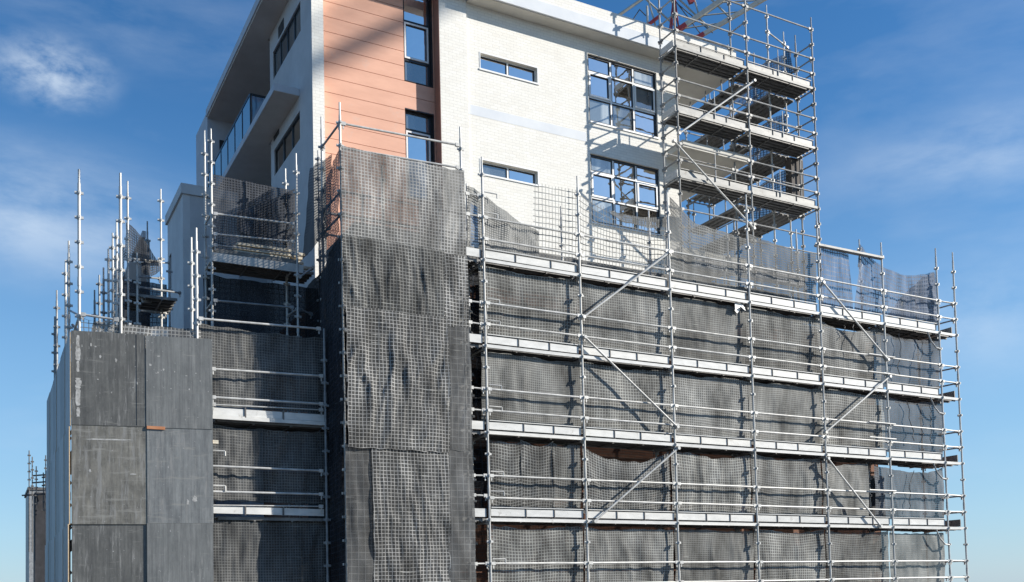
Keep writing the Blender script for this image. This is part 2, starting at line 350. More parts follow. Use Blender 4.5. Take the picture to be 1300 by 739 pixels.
def rail(parent, a, b, mat='steel', r=.024, name='guard_rail', jig=.006, ends=True):
    a = Vector(a); b = Vector(b); d = (b-a).normalized()
    a.z += random.uniform(-jig, jig); b.z += random.uniform(-jig, jig)
    mb = MB(); mb.tube(a+d*.05, b-d*.05, r, 8)
    if ends:
        for p, s in ((a, 1), (b, -1)):
            mb.beam(p+d*s*.035, p+d*s*.125, .05, .075); mb.beam(p+d*s*.06+Vector((0,0,-.07)), p+d*s*.085+Vector((0,0,-.07)), .02, .09)
    return mb.build(name, mat, parent)
def deck(parent, x0, x1, y0, y1, z, along='x', mat='deck', planks=4):
    mb = MB(); w = ((y1-y0) if along == 'x' else (x1-x0))/planks
    for k in range(planks):
        if along == 'x':
            a, b = y0+k*w+.008, y0+(k+1)*w-.008
            dz = random.uniform(-.004, .004)
            mb.box((x0+.04, a, z+.02+dz), (x1-.04, b, z+.035+dz)); mb.box((x0+.04, a, z-.03+dz), (x1-.04, a+.018, z+.0195+dz)); mb.box((x0+.04, b-.018, z-.03+dz), (x1-.04, b, z+.0195+dz))
            mb.box((x0+.06, (a+b)/2-.012, z-.005+dz), (x1-.06, (a+b)/2+.012, z+.0195+dz))
        else:
            a, b = x0+k*w+.008, x0+(k+1)*w-.008
            mb.box((a, y0+.04, z+.02), (b, y1-.04, z+.035)); mb.box((a, y0+.04, z-.03), (a+.018, y1-.04, z+.0195)); mb.box((b-.018, y0+.04, z-.03), (b, y1-.04, z+.0195))
    # cross stiffeners below
    n = 3
    for i in range(1, n):
        if along == 'x':
            X = x0+(x1-x0)*i/n; mb.box((X-.02, y0+.01, z-.055), (X+.02, y1-.01, z-.033))
        else:
            Yy = y0+(y1-y0)*i/n; mb.box((x0+.01, Yy-.02, z-.055), (x1-.01, Yy+.02, z-.033))
    return mb.build('deck', mat, parent)
def toe(parent, a, b, z, off=(0,.06,0), h=.165, mat='toe', clips=(.33,.66)):
    a = Vector(a); b = Vector(b); d = (b-a).normalized(); o = Vector(off)
    mb = MB(); p = a+d*.07+o; q = b-d*.07+o; tl = random.uniform(-.008, .008)
    mb.beam(p+Vector((0,0,z+.085+h/2)), q+Vector((0,0,z+.085+h/2+tl)), .03, h)
    ob = mb.build('toe_board', mat, parent)
    mc = MB(); L = (q-p).length
    for c in clips:
        X = p+d*L*(c+random.uniform(-.03, .03))-o*.45; mc.beam(X+Vector((0,0,z+.045)), X+Vector((0,0,z+.12+h)), .014, .02)
    mc.beam(p+Vector((0,.012,z+.096+h)), q+Vector((0,.012,z+.096+h)), .02, .02)
    mc.build('toe_board_clip', 'clip', ob)
    mt_ = MB(); mt_.beam(p+Vector((0,-.03,z+.118+h)), q+Vector((0,-.03,z+.118+h)), .03, .018); mt_.build('toe_board_cap', mat, ob)
    mg = MB(); mg.beam(p+Vector((0,.03,z+.062)), q+Vector((0,.03,z+.062)), .02, .04); mg.build('toe_board_gap_shade', 'clip', ob)  # dark strip stands in for the shadow line under the toe board
    return ob
def ledger(parent, a, b, z, mat='toe', h=.07, name='ledger'):
    a = Vector(a); b = Vector(b); d = (b-a).normalized()
    mb = MB(); p = a+d*.04+Vector((0,0,z)); q = b-d*.04+Vector((0,0,z))
    mb.beam(p, q, .035, h); mb.beam(p+Vector((0,0,-h/2-.004)), q+Vector((0,0,-h/2-.004)), .06, .008)
    return mb.build(name, mat, parent)
def brace(parent, a, b, mat='steel'):
    a = Vector(a); b = Vector(b); d = (b-a).normalized()
    mb = MB(); mb.tube(a, b, .026, 8)
    for p in (a, b): mb.tube(p-Vector((0,.05,0)), p+Vector((0,.06,0)), .045, 8)
    return mb.build('diagonal_brace', mat, parent)

# ------------------------------------------------------------------ ground
mb = MB(); mb.quad(((-900,-900,-.95), (900,-900,-.95), (900,900,-.95), (-900,900,-.95)))
tag(mb.build('ground', 'ground'), kind='structure')

# ------------------------------------------------------------------ main building
def wall_xz(parent, name, mat, x0, x1, z0, z1, y, holes=(), depth=.25, y_back=None):
    """wall facing -Y at plane y with real openings"""
    mb = MB(); xs = sorted({x0, x1, *[h[0] for h in holes], *[h[1] for h in holes]}); zs = sorted({z0, z1, *[h[2] for h in holes], *[h[3] for h in holes]})
    for i in range(len(xs)-1):
        for j in range(len(zs)-1):
            cx, cz = (xs[i]+xs[i+1])/2, (zs[j]+zs[j+1])/2
            if any(h[0] < cx < h[1] and h[2] < cz < h[3] for h in holes): continue
            mb.quad(((xs[i], y, zs[j]), (xs[i+1], y, zs[j]), (xs[i+1], y, zs[j+1]), (xs[i], y, zs[j+1])))
    yb = y+depth
    for h in holes:
        a, b, c, d = h
        mb.quad(((a,y,c),(a,yb,c),(a,yb,d),(a,y,d))); mb.quad(((b,y,c),(b,y,d),(b,yb,d),(b,yb,c)))
        mb.quad(((a,y,c),(b,y,c),(b,yb,c),(a,yb,c))); mb.quad(((a,y,d),(a,yb,d),(b,yb,d),(b,y,d)))
    mb.quad(((x0,y,z0),(x0,y,z1),(x0,yb,z1),(x0,yb,z0))); mb.quad(((x1,y,z0),(x1,yb,z0),(x1,yb,z1),(x1,y,z1)))
    mb.quad(((x0,y,z1),(x1,y,z1),(x1,yb,z1),(x0,yb,z1)))
    return mb.build(name, mat, parent)
def wall_yz(parent, name, mat, y0, y1, z0, z1, x, holes=(), depth=.25):
    """wall facing -X"""
    mb = MB(); ys = sorted({y0, y1, *[h[0] for h in holes], *[h[1] for h in holes]}); zs = sorted({z0, z1, *[h[2] for h in holes], *[h[3] for h in holes]})
    for i in range(len(ys)-1):
        for j in range(len(zs)-1):
            cy, cz = (ys[i]+ys[i+1])/2, (zs[j]+zs[j+1])/2
            if any(h[0] < cy < h[1] and h[2] < cz < h[3] for h in holes): continue
            mb.quad(((x, ys[i], zs[j]), (x, ys[i+1], zs[j]), (x, ys[i+1], zs[j+1]), (x, ys[i], zs[j+1])))
    xb = x+depth
    for a, b, c, d in holes:
        mb.quad(((x,a,c),(xb,a,c),(xb,a,d),(x,a,d))); mb.quad(((x,b,c),(x,b,d),(xb,b,d),(xb,b,c)))
        mb.quad(((x,a,c),(x,b,c),(xb,b,c),(xb,a,c))); mb.quad(((x,a,d),(xb,a,d),(xb,b,d),(x,b,d)))
    mb.quad(((x,y0,z0),(x,y0,z1),(xb,y0,z1),(xb,y0,z0))); mb.quad(((x,y1,z0),(xb,y1,z0),(xb,y1,z1),(x,y1,z1)))
    return mb.build(name, mat, parent)
def window(parent, x0, x1, z0, z1, y, cols, rows, fw=.05, frame='frame_dark', mull='frame_white', glass='glass', sash=(), sw=.045):
    """window facing -Y set at depth y; cols/rows are fractions where bars stand; sash = (i,j) of casements with a white frame"""
    e = .004
    mb = MB()
    mb.box((x0+e, y, z0+e), (x0+fw, y+.06, z1-e)); mb.box((x1-fw, y, z0+e), (x1-e, y+.06, z1-e))
    mb.box((x0+fw, y+.002, z0+e), (x1-fw, y+.058, z0+fw)); mb.box((x0+fw, y+.002, z1-fw), (x1-fw, y+.058, z1-e))
    fo = mb.build('window', frame, parent)
    X = [x0+fw]+[x0+(x1-x0)*c for c in cols]+[x1-fw]; Z = [z0+fw]+[z0+(z1-z0)*c for c in rows]+[z1-fw]
    mbar = MB()
    for c in X[1:-1]: mbar.box((c-.028, y+.004, z0+fw), (c+.028, y+.056, z1-fw))
    for i in range(len(X)-1):
        for c in Z[1:-1]: mbar.box((X[i]+(.028 if i else 0), y+.008, c-.025), (X[i+1]-(.028 if i < len(X)-2 else 0), y+.052, c+.025))
    if cols or rows: mbar.build('mullion', mull, fo)
    for i in range(len(X)-1):
        for j in range(len(Z)-1):
            a, b = X[i]+(.028 if i else 0), X[i+1]-(.028 if i < len(X)-2 else 0); c, d = Z[j]+(.025 if j else 0), Z[j+1]-(.025 if j < len(Z)-2 else 0)
            if (i, j) in sash:
                ms = MB(); ms.box((a+.003, y-.02, c+.003), (a+sw, y+.03, d-.003)); ms.box((b-sw, y-.02, c+.003), (b-.003, y+.03, d-.003))
                ms.box((a+sw, y-.019, c+.003), (b-sw, y+.029, c+sw)); ms.box((a+sw, y-.019, d-sw), (b-sw, y+.029, d-.003)); ms.build('sash', 'frame_white', fo)
                a += sw; b -= sw; c += sw; d -= sw
            mk = MB(); gk = .016
            mk.box((a+.001, y-.002, c+.001), (a+gk, y+.04, d-.001)); mk.box((b-gk, y-.002, c+.001), (b-.001, y+.04, d-.001)); mk.box((a+gk, y-.001, c+.001), (b-gk, y+.039, c+gk)); mk.box((a+gk, y-.001, d-gk), (b-gk, y+.039, d-.001)); mk.build('gasket', 'frame_dark', fo)
            g = glass if isinstance(glass, str) else glass[(i+j) % len(glass)]
            tl = random.uniform(-.006, .006)
            mp = MB(); mp.quad(((a, y+.03+tl, c), (b, y+.03-tl, c), (b, y+.034-tl, d), (a, y+.034+tl, d))); mp.build('pane', g, fo)
    return fo
XW = -2.65
bd = thing('apartment_building', 'white brick apartment block with terracotta panels and a wide flat roof, standing above the scaffolding', 'building', (3, 8, -.95))
YB, YR = 4.30, 4.34
# left fin, pier, right brick wall
f1 = MB(); f1.box((XW+.003, YB, -.9), (-2.33, YB+.6, 19.5)); f1.build('corner_pier', 'white_brick', bd)
f2 = MB(); f2.box((.985, YB-.03, -.9), (1.83, YB+.6, 19.5)); f2.build('brick_pier', 'white_brick', bd)
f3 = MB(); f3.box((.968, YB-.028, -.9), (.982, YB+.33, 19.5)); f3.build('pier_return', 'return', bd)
H = [(2.28, 4.14, 15.63, 16.08), (2.21, 4.07, 12.58, 12.97), (5.93, 8.50, 14.90, 16.99), (5.93, 8.50, 11.80, 13.90)]
wall_xz(bd, 'brick_wall', 'white_brick', 1.833, 9.25, -.9, 17.75, YR, H)
wb = MB(); wb.box((1.835, YR-.004, 14.22), (5.80, YR+.01, 14.50)); wb.build('floor_band', 'concrete', bd)
ws = window(bd, *H[0], YR+.10, (.5,), (), .035, 'frame_white', 'frame_white', 'glass')
wi = window(bd, *H[1], YR+.10, (.5,), (), .035, 'frame_white', 'frame_white', 'glass')
for h in H[:2]:
    s_ = MB(); s_.box((h[0]-.05, YR-.03, h[2]-.05), (h[1]+.05, YR+.1, h[2]-.004)); s_.build('window_sill', 'frame_white', bd)
    s_ = MB(); s_.box((h[0]-.03, YR-.012, h[2]), (h[0]-.004, YR+.05, h[3]+.03)); s_.box((h[1]+.004, YR-.012, h[2]), (h[1]+.03, YR+.05, h[3]+.03)); s_.box((h[0]-.0035, YR-.011, h[3]+.004), (h[1]+.0035, YR+.05, h[3]+.03)); s_.build('window_trim', 'frame_white', bd)
for h in H[2:]:
    window(bd, *h, YR+.06, (.335, .665), (.37, .755), .05, 'frame_dark', 'frame_white', ('glass_curtain', 'glass', 'glass_curtain', 'glass'), sash=((0,1),(2,1)), sw=.06)
    s_ = MB(); s_.box((h[0]-.02, YR-.03, h[2]-.055), (h[1]+.02, YR+.08, h[2]-.004)); s_.build('window_sill', 'frame_white', bd)
# cladding boards, facing the street, recessed between the fins
YC = YB+.33
cz = [5.0]; z = 5.0
while z < 19.5: z += .412; cz.append(z)
WO = [(.06, .93, 14.90, 17.95), (.06, .93, 11.60, 14.13)]
mb = MB()
for a, b in zip(cz[:-1], cz[1:]):
    segs = [(-2.33, .966)]
    cuts = [w for w in WO if w[2] < b-.01 and w[3] > a+.01]
    for w in cuts:
        # split the board vertically where it meets a window edge
        pass
    lo, hi = a+.004, b-.010
    if not cuts: mb.box((-2.33, YC, lo), (.966, YC+.03, hi))
    else:
        mb.box((-2.33, YC, lo), (.06, YC+.03, hi)); mb.box((.93, YC, lo), (.966, YC+.03, hi))
        w = cuts[0]
        if lo < w[2]-.02: mb.box((.06, YC, lo), (.93, YC+.03, w[2]))
        if hi > w[3]+.02: mb.box((.06, YC, w[3]), (.93, YC+.03, hi))
mb.build('cladding', 'cladding', bd)
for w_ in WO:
    mb = MB(); mb.box((.902, YC-.004, w_[2]), (.9295, YC+.16, w_[3])); mb.box((.0605, YC+.002, w_[3]-.03), (.9015, YC+.16, w_[3]-.001)); mb.box((.0605, YC+.002, w_[2]+.001), (.9015, YC+.16, w_[2]+.02)); mb.build('window_reveal_shade', 'frame_dark', bd)  # dark boxes put the shade of the window recess into its colour
bk = MB()
bk.box((-2.33, YC+.032, 5), (.06, YC+.1, 19.5)); bk.box((.93, YC+.032, 5), (.966, YC+.1, 19.5)); bk.box((.06, YC+.032, 14.13), (.93, YC+.1, 14.90)); bk.box((.06, YC+.032, 17.95), (.93, YC+.1, 19.5)); bk.box((.06, YC+.032, 5), (.93, YC+.1, 11.6))
bk.build('cladding_backing', 'groove', bd)
window(bd, .06, .90, *WO[0][2:], YC+.10, (), (.22, .575), .055, 'frame_dark', 'frame_dark', 'glass', sash=((0,1),), sw=.05)
window(bd, .06, .90, *WO[1][2:], YC+.10, (), (.78,), .055, 'frame_dark', 'frame_dark', 'glass', sash=((0,0),), sw=.05)
# roof edge to the right: rendered fascia, soffit, brick parapet
mb = MB(); mb.box((1.85, 3.84, 17.45), (11.44, 4.7, 17.80)); mb.build('roof_fascia', 'concrete', bd)
mb = MB(); mb.box((1.85, 3.87, 17.803), (11.40, 4.2, 18.17)); mb.build('roof_parapet', 'white_brick', bd)
mb = MB(); mb.box((1.86, 3.90, 17.43), (11.42, YR-.002, 17.449)); mb.box((9.252, YR-.002, 17.43), (11.42, 9.5, 17.449)); mb.build('soffit', 'soffit', bd)
mb = MB(); mb.box((-3.3, 4.702, 17.456), (11.44, 14.2, 17.79)); mb.build('roof_slab', 'slab', bd)
# recessed right end: slabs over open balconies
for zz, y0 in ((14.30, 3.45), (11.05, 3.75)):
    mb = MB(); mb.box((9.256 if zz > 12 else 9.256, YR+.26, zz-.0), (11.42, 9.5, zz+.22)); mb.box((8.75, y0, zz), (11.42, YR-.004, zz+.22)); mb.box((9.256, YR-.004, zz), (11.42, YR+.26, zz+.22)); mb.build('balcony_slab', 'soffit', bd)
mb = MB(); mb.box((9.255, YR+.255, -.9), (9.5, 9.5, 17.42)); mb.build('end_wall', 'pale_render', bd)
mb = MB(); mb.box((11.43, 3.9, 10.85), (13.95, 4.3, 11.2)); mb.box((9.3, 3.74, 10.72), (13.95, 3.9, 11.04)); mb.build('terrace_slab', 'pale_render', bd)
# shaded left side
HY = [(5.26, 8.06, 15.93, 16.76), (5.44, 8.05, 13.05, 13.82)]
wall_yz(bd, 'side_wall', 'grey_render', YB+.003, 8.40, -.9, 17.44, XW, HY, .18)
def side_window(parent, y0, y1, z0, z1, x, cols):
    mb = MB(); fw = .05
    mb.box((x, y0+.003, z0+.003), (x+.05, y0+fw, z1-.003)); mb.box((x, y1-fw, z0+.003), (x+.05, y1-.003, z1-.003)); mb.box((x+.002, y0+fw, z0+.003), (x+.048, y1-fw, z0+fw)); mb.box((x+.002, y0+fw, z1-fw), (x+.048, y1-fw, z1-.003))
    for c in cols: Yc = y0+(y1-y0)*c; mb.box((x+.004, Yc-.03, z0+fw), (x+.046, Yc+.03, z1-fw))
    fo = mb.build('window', 'frame_dark', parent)
    mp = MB(); mp.quad(((x+.03, y0+fw, z0+fw), (x+.03, y1-fw, z0+fw), (x+.034, y1-fw, z1-fw), (x+.034, y0+fw, z1-fw))); mp.build('pane', 'glass', fo)
    return fo
side_window(bd, *HY[0], XW+.03, (.25, .5, .75)); side_window(bd, *HY[1], XW+.03, (.33, .66))
for u_, v_ in ((357,36), (351,168)):
    q = at(u_, v_, X=XW); mb = MB(); mb.box((XW-.012, q.y-.28, q.z-.16), (XW+.1, q.y+.28, q.z+.16)); mb.build('vent', 'dark_room', bd)
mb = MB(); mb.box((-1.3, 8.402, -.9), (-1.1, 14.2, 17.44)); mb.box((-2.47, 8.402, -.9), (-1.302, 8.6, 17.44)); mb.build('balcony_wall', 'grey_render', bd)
mb = MB()
for z0 in (8.1, 11.4, 14.5):
    mb.box((-1.34, 9.0, z0), (-1.303, 13.4, z0+2.4))
mb.build('balcony_door', 'glass', bd)
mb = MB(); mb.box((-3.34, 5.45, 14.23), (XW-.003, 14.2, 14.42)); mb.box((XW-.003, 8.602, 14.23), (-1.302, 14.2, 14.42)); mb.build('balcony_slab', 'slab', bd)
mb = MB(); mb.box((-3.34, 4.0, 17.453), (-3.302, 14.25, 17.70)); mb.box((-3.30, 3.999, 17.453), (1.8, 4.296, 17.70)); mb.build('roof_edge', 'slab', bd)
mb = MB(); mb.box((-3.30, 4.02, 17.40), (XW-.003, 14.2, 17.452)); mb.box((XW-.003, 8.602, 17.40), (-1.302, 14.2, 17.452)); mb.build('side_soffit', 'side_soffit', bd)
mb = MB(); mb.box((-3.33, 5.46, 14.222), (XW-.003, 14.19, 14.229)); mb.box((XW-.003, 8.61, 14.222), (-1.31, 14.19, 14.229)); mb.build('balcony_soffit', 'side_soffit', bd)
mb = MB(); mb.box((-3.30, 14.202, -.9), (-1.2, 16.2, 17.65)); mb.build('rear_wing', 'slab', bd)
mb = MB(); mb.box((-2.9, 14.15, 14.45), (-2.3, 14.20, 16.7)); mb.build('rear_window', 'dark_room', bd)
bal = MB(); bal.beam((-3.30, 8.15, 15.40), (-3.30, 14.1, 15.40), .04, .05); bal.beam((-3.30, 8.15, 15.40), (XW, 8.15, 15.40), .04, .05)
for k in range(7): Yk = 8.15+k*.98; bal.beam((-3.30, Yk, 14.42), (-3.30, Yk, 15.38), .04, .04)
bo = bal.build('balustrade', 'frame_dark', bd)
for k in range(6):
    Yk = 8.15+k*.98; g = MB(); g.box((-3.305, Yk+.03, 14.47), (-3.295, Yk+.95, 15.36)); g.build('glass_panel', 'glass_rail', bo)
g = MB(); g.box((-3.26, 8.145, 14.47), (XW-.05, 8.155, 15.36)); g.build('glass_panel', 'glass_rail', bo)

# podium behind the main scaffold
pod = thing('podium_building', 'brown brick lower storeys hidden behind the grey netting of the long facade', 'building', (6, 3, -.95))
mb = MB(); mb.box((-.4, 1.35, -.95), (14.3, 3.6, 8.3)); mb.box((-2.7, 3.602, -.95), (14.3, 9.5, 8.3)); mb.build('wall', 'red_brick', pod)
mb = MB(); mb.box((-2.64, 1.30, 8.303), (10.75, 3.4, 9.32)); mb.build('parapet', 'parapet_grey', pod)
mb = MB(); mb.box((10.753, 1.30, 8.303), (14.4, 9.5, 8.5)); mb.build('roof_slab', 'pale_render', pod)
mb = MB(); mb.box((-2.64, 3.402, 8.303), (10.75, 9.5, 8.9)); mb.build('roof_deck', 'grey_render', pod)
mb = MB()
for z0 in (5.0, 2.8):
    for k in range(5):
        X = .9+3*k; mb = MB(); mb.box((X, 1.32, z0), (X+1.6, 1.348, z0+1.3)); mb.build('window', 'dark_room', pod)
pass

# blocks further back on the left
rb = thing('rear_block', 'pale rendered building with a flat top and one narrow window, behind the left scaffold poles', 'building', (-4, 10, -.95))
a = at(232, 246, X=-5.0)
wall_yz(rb, 'wall', 'pale_render', a.y, 12.0, -.95, a.z, -5.0, [(11.35, 11.75, 10.3, 11.5)], .2)
mb = MB(); mb.box((-4.799, a.y, -.95), (-3.4, 12.0, a.z-.003)); mb.build('front_wall', 'grey_render', rb)
mb = MB(); mb.box((-5.06, a.y-.06, a.z), (-3.4, 12.06, a.z+.30)); mb.build('roof_edge', 'pale_render', rb)
mb = MB(); mb.box((-4.9, 11.35, 10.3), (-4.85, 11.75, 11.5)); mb.build('window', 'dark_room', rb)
r2 = thing('rear_wing_block', 'dull brown rendered building seen between the pale rear block and the netting scraps', 'building', (-5.6, 17, -.95))
b2 = at(190, 296, d=36); b3 = at(214, 293, d=36)
mb = MB(); mb.box((b2.x, b2.y, -.95), (-5.05, b2.y+5, b2.z-.25)); mb.build('wall', noisy('brown_render', (.26,.21,.18), (.32,.26,.23), 1.4, .9, 0, 8, .2), r2)
mb = MB(); mb.box((b2.x-.15, b2.y-.15, b2.z-.247), (-5.0, b2.y+5.1, b2.z)); mb.build('roof_edge', 'grey_render', r2)

# ------------------------------------------------------------------ main facade scaffold
ms = thing('facade_scaffold', 'long galvanised tube scaffold with white toe boards along the long netted facade', 'scaffold', (8, .4, -.95))
XS = [0.0, 2.63, 5.36, 8.03, 10.65, 13.24, 15.66]
TOPS = [10.82, 10.86, 10.95, 11.36, 11.34, 10.84, 11.03]
for X, t in zip(XS, TOPS): standard(ms, X, 0, -.9, t, lx=random.uniform(-.001, .001))
for X, t in zip(XS, [10.5, 10.4, 10.75, 10.8, 11.1, 11.2, 10.1]): standard(ms, X, .8, -.9, t, 'steel_dark' if False else 'steel')
standard(ms, 16.44, 0, -.9, 11.02); 
LIFTS = [8.4, 6.4, 4.4, 2.4, .4]
for D in LIFTS:
    for i in range(6):
        a, b = XS[i], XS[i+1]
        ledger(ms, (a, 0, 0), (b, 0, 0), D)
        toe(ms, (a, 0, 0), (b, 0, 0), D, clips=(.3, .64) if i % 2 else (.34, .7))
        for dz in (.5, 1.0): rail(ms, (a, -.01, D+dz), (b, -.01, D+dz))
        deck(ms, a, b, .10, .80, D, planks=3)
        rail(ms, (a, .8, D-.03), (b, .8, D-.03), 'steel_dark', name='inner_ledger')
    for X in XS:
        rail(ms, (X, 0, D-.06), (X, .8, D-.06), name='transom', r=.026)
    # return at the right end
    rail(ms, (15.66, 0, D+.5), (16.44, 0, D+.5)); rail(ms, (15.66, 0, D+1.0), (16.44, 0, D+1.0))
    rail(ms, (16.44, 0, D+.5), (16.35, .75, D+.5), 'steel_dark', name='transom'); rail(ms, (16.44, 0, D+1.0), (16.35, .75, D+1.0), 'steel_dark', name='transom')
    ledger(ms, (15.66, 0, 0), (16.44, 0, 0), D)
    deck(ms, 14.7, 16.44, .10, 1.0, D-.02, planks=4)
    mb = MB(); mb.box((16.36, .1, D+.06), (16.39, 1.0, D+.28)); mb.build('toe_board', 'deck', ms)
    # hooked stair-hanger tubes under the right end
    if D > 2:
        p = [(15.05, -.05, D-.05), (15.2, -.05, D-.32), (15.42, -.05, D-.50), (15.62, -.05, D-.52)]
        mb = MB()
        for q, r_ in zip(p[:-1], p[1:]): mb.tube(q, r_, .022, 6)
        mb.build('bent_hanger', 'steel', ms)
# short left stubs towards the netted tower
for z0 in (9.9, 9.42, 7.4, 6.9, 5.4, 4.9, 3.4, 2.95, 1.4):
    rail(ms, (-.45, .02, z0), (0, .02, z0), r=.02)
    mb = MB(); mb.tube((.05, -.02, z0+.1), (.38, -.02, z0+.1), .014, 6); mb.tube((.38, -.02, z0+.1), (.38, -.02, z0-.0), .014, 6); mb.build('clamp', 'steel', ms)
for D in (8.4, 6.4, 4.4, 2.4):
    mb = MB(); mb.box((-.42, .03, D+.06), (-.06, .06, D+.25)); mb.build('toe_board', 'toe', ms)
    deck(ms, -.45, .02, .1, .8, D, planks=3)
# top plank
mb = MB(); p = at(1036, 311, Y=.1); q = at(1120, 328, Y=.0); mb.beam(p, q, .16, .06); mb.build('top_plank', 'toe_worn', ms)
for (a, b) in (((849.5,320.6),(740.8,402.5)), ((742.5,428),(859.6,542)), ((861,569),(755,662)), ((1045,358.7),(1127,456.5)), ((1129.5,478),(1048,549)), ((1051,582),(1118,668))):
    brace(ms, at(*a, Y=-.09), at(*b, Y=-.09))
# bent clamps and odd ties
for z0, x0 in ((4.98, 12.3), (6.9, 12.35), (5.42, 12.3), (3.45, 12.2), (7.42, 12.4)):
    rail(ms, (x0, -.07, z0), (x0+1.2, -.07, z0), r=.02, ends=False, name='spigot_tube')

# nets of the facade -------------------------------------------------------
rowname = {0: 'top', 1: 'second', 2: 'third', 3: 'fourth', 4: 'lowest'}
def facade_net(x0, x1, zt, zb, mat, label, seed, amp=.05, sag=0.03, y=.17, gather=0, skew=0):
    def P(u, v):
        s = -(sag*4*u*(1-u) + .05*(.5+.5*math.sin(seed*1.7+u*7)))*v + .05*math.sin(seed*2.3+u*5)*(1-v)
        yy = y + .05*(1-v) - .03*math.sin(3.14*v)
        return (x0+(x1-x0)*u + skew*(1-v), yy, zb+(zt-zb)*v+s)
    w = x1-x0
    if mat == 'net_main': mat = ('net_main', 'net_main_a', 'net_main_b')[(seed*7+seed//10) % 3]
    return net('debris_net', label, mat, P, max(10, int(w*22)), 30, w, zt-zb, amp, group='debris nets on the long facade', seed=seed, fold=.3)
pos = ['first bay right of the netted tower', 'second bay', 'third bay', 'fourth bay', 'fifth bay', 'right end bay']
for i in range(6):
    mt = 'net_main' if i < 5 else 'net_end'; a = XS[i]+(-.02 if i else -.05); b = XS[i+1]+.0
    if i == 5: b += .15
    facade_net(a, b, 8.34, 6.60, mt, 'worn grey netting hanging flat under the topmost deck, %s' % pos[i], 10+i, .016, .02 if i < 4 else .22)
    facade_net(a+.02, b+.02, 6.33, 4.58, mt, 'grey netting between the second and third decks, %s' % pos[i], 20+i, .018 if i else .025, .02 if i < 5 else .1)
k = 0
for (a, b, sg, mt, lb) in ((.12,.98,.06,'net_wrinkle','narrow folded pale net left of three under the third deck, beside the netted tower'), (.95,1.85,.08,'net_wrinkle','bulging pale net in the middle of three under the third deck'), (1.82,2.6,.05,'net_main','grey net under the third deck just left of the second scaffold pole'),
        (2.66,5.3,.38,'net_wrinkle','net with a deeply sagging top edge and orange brick showing above it'), (5.36,8.0,.12,'net_main','net under the third deck, middle bay, with a loose slanting fold'), (8.03,10.6,.04,'net_main','flat grey net under the third deck right of the middle bay'),
        (10.65,12.5,.12,'net_main','net with a curled right edge under the third deck near the right end'), (12.75,15.75,.22,'net_end','dark sagging net under the third deck at the right end')):
    facade_net(a, b, 4.30, 2.60, mt, lb, 31+k, .042, sg); k += 1
for i in range(6):
    facade_net(XS[i]+.02, XS[i+1]-.02, 2.3, .6, 'net_main', 'grey netting on the lowest lift, %s' % pos[i], 51+i, .035, .06)
# curled dark net between tower and first pole
for kk, (zt, zb) in enumerate(((8.3, 6.5), (6.3, 4.5), (4.3, 2.5))):
    net('debris_net', 'loose dark net strip in the gap between netted tower and first pole, %s lift' % ['upper', 'middle', 'lower'][kk], 'cloth_black', bil((-.45, 1.15, zb), (.62, 1.1, zb), (.62, 1.05, zt+.3), (-.45, 1.05, zt+.3)), 8, 24, .45, zt-zb, .12, seed=60+kk, group='debris nets on the long facade')
# see-through nets above the top deck
def P_top(pts_t, pts_b):
    def P(u, v):
        def lerp(pts):
            t = u*(len(pts)-1); i = min(int(t), len(pts)-2); f = t-i; return pts[i]*(1-f)+pts[i+1]*f
        return lerp(pts_b)*(1-v)+lerp(pts_t)*v
    return P
def pts(l, Y): return [at(x, y, Y=Y) for x, y in l]
tn = [
 ([(592,236),(609,244),(634,262),(660,282),(684,294)], [(592,316),(609,318),(634,321),(660,325),(684,329)], 'net_fine', 'doubled dark net slumping down to the right beside the netted tower, over blue sheeting', .06, .1),
 ([(677,232),(696,235),(714,238),(733,241)], [(677,328),(696,331),(714,334),(733,337)], 'net_open', 'square see-through net standing tallest against the white brick wall', .02, .12),
 ([(734,241),(755,256),(776,268),(800,273),(822,277),(846,276)], [(734,338),(755,341),(776,344),(800,348),(822,352),(846,355)], 'net_open', 'see-through net with swooping top edge below the large windows', .03, .14),
 ([(775,267),(790,272),(815,276),(846,275)], [(775,272),(790,281),(815,288),(846,289)], 'net_fine', 'folded-over net hem sagging below the large windows', .01, .1),
 ([(850,250),(880,282),(915,294),(948,303)], [(850,356),(880,361),(915,366),(948,371)], 'net_fine', 'grey net above the top deck between the third and fourth poles', .03, .14),
 ([(950,297),(975,306),(1005,318),(1036,322)], [(950,371),(975,376),(1005,380),(1036,386)], 'net_fine', 'grey net above the top deck just left of the tall right tower pole', .03, .14),
 ([(1042,314),(1055,318),(1068,320),(1077,323)], [(1042,388),(1055,390),(1068,392),(1083,394)], 'net_sky', 'hanging net strip against blue sky with straight top under the plank', .03, .14),
 ([(1092,310),(1104,326),(1120,338),(1136,346),(1152,350),(1170,349),(1186,345)], [(1084,394),(1100,397),(1120,400),(1136,402),(1152,404),(1172,407),(1192,410)], 'net_sky', 'billowing net against the sky at the right end of the top deck', .08, .14),
 ([(1140,382),(1156,365),(1172,352),(1185,346)], [(1125,402),(1150,405),(1172,408),(1190,411)], 'net_fine', 'gathered darker net corner tied up beside the right end pole', .07, .2),
]
for k, (t_, b_, mt, lb, am, Yn) in enumerate(tn):
    net('debris_net', lb, mt, P_top(pts(t_, Yn), pts(b_, Yn)), 30, 20, (pts(b_, Yn)[-1]-pts(b_, Yn)[0]).length, 1.2, am, group='see-through nets above the top deck', seed=70+k)
mb = MB(); q = at(933, 383, Y=.05); mb.quad((q, q+Vector((.3,0,-.05)), q+Vector((.34,-.03,-.22)), q+Vector((.16,-.05,-.13)), q+Vector((-.02,-.03,-.24)))); mb.quad((q+Vector((0,.02,-.02)), q+Vector((-.02,.0,-.24)), q+Vector((.1,.03,-.3)), q+Vector((.28,.02,-.08))))
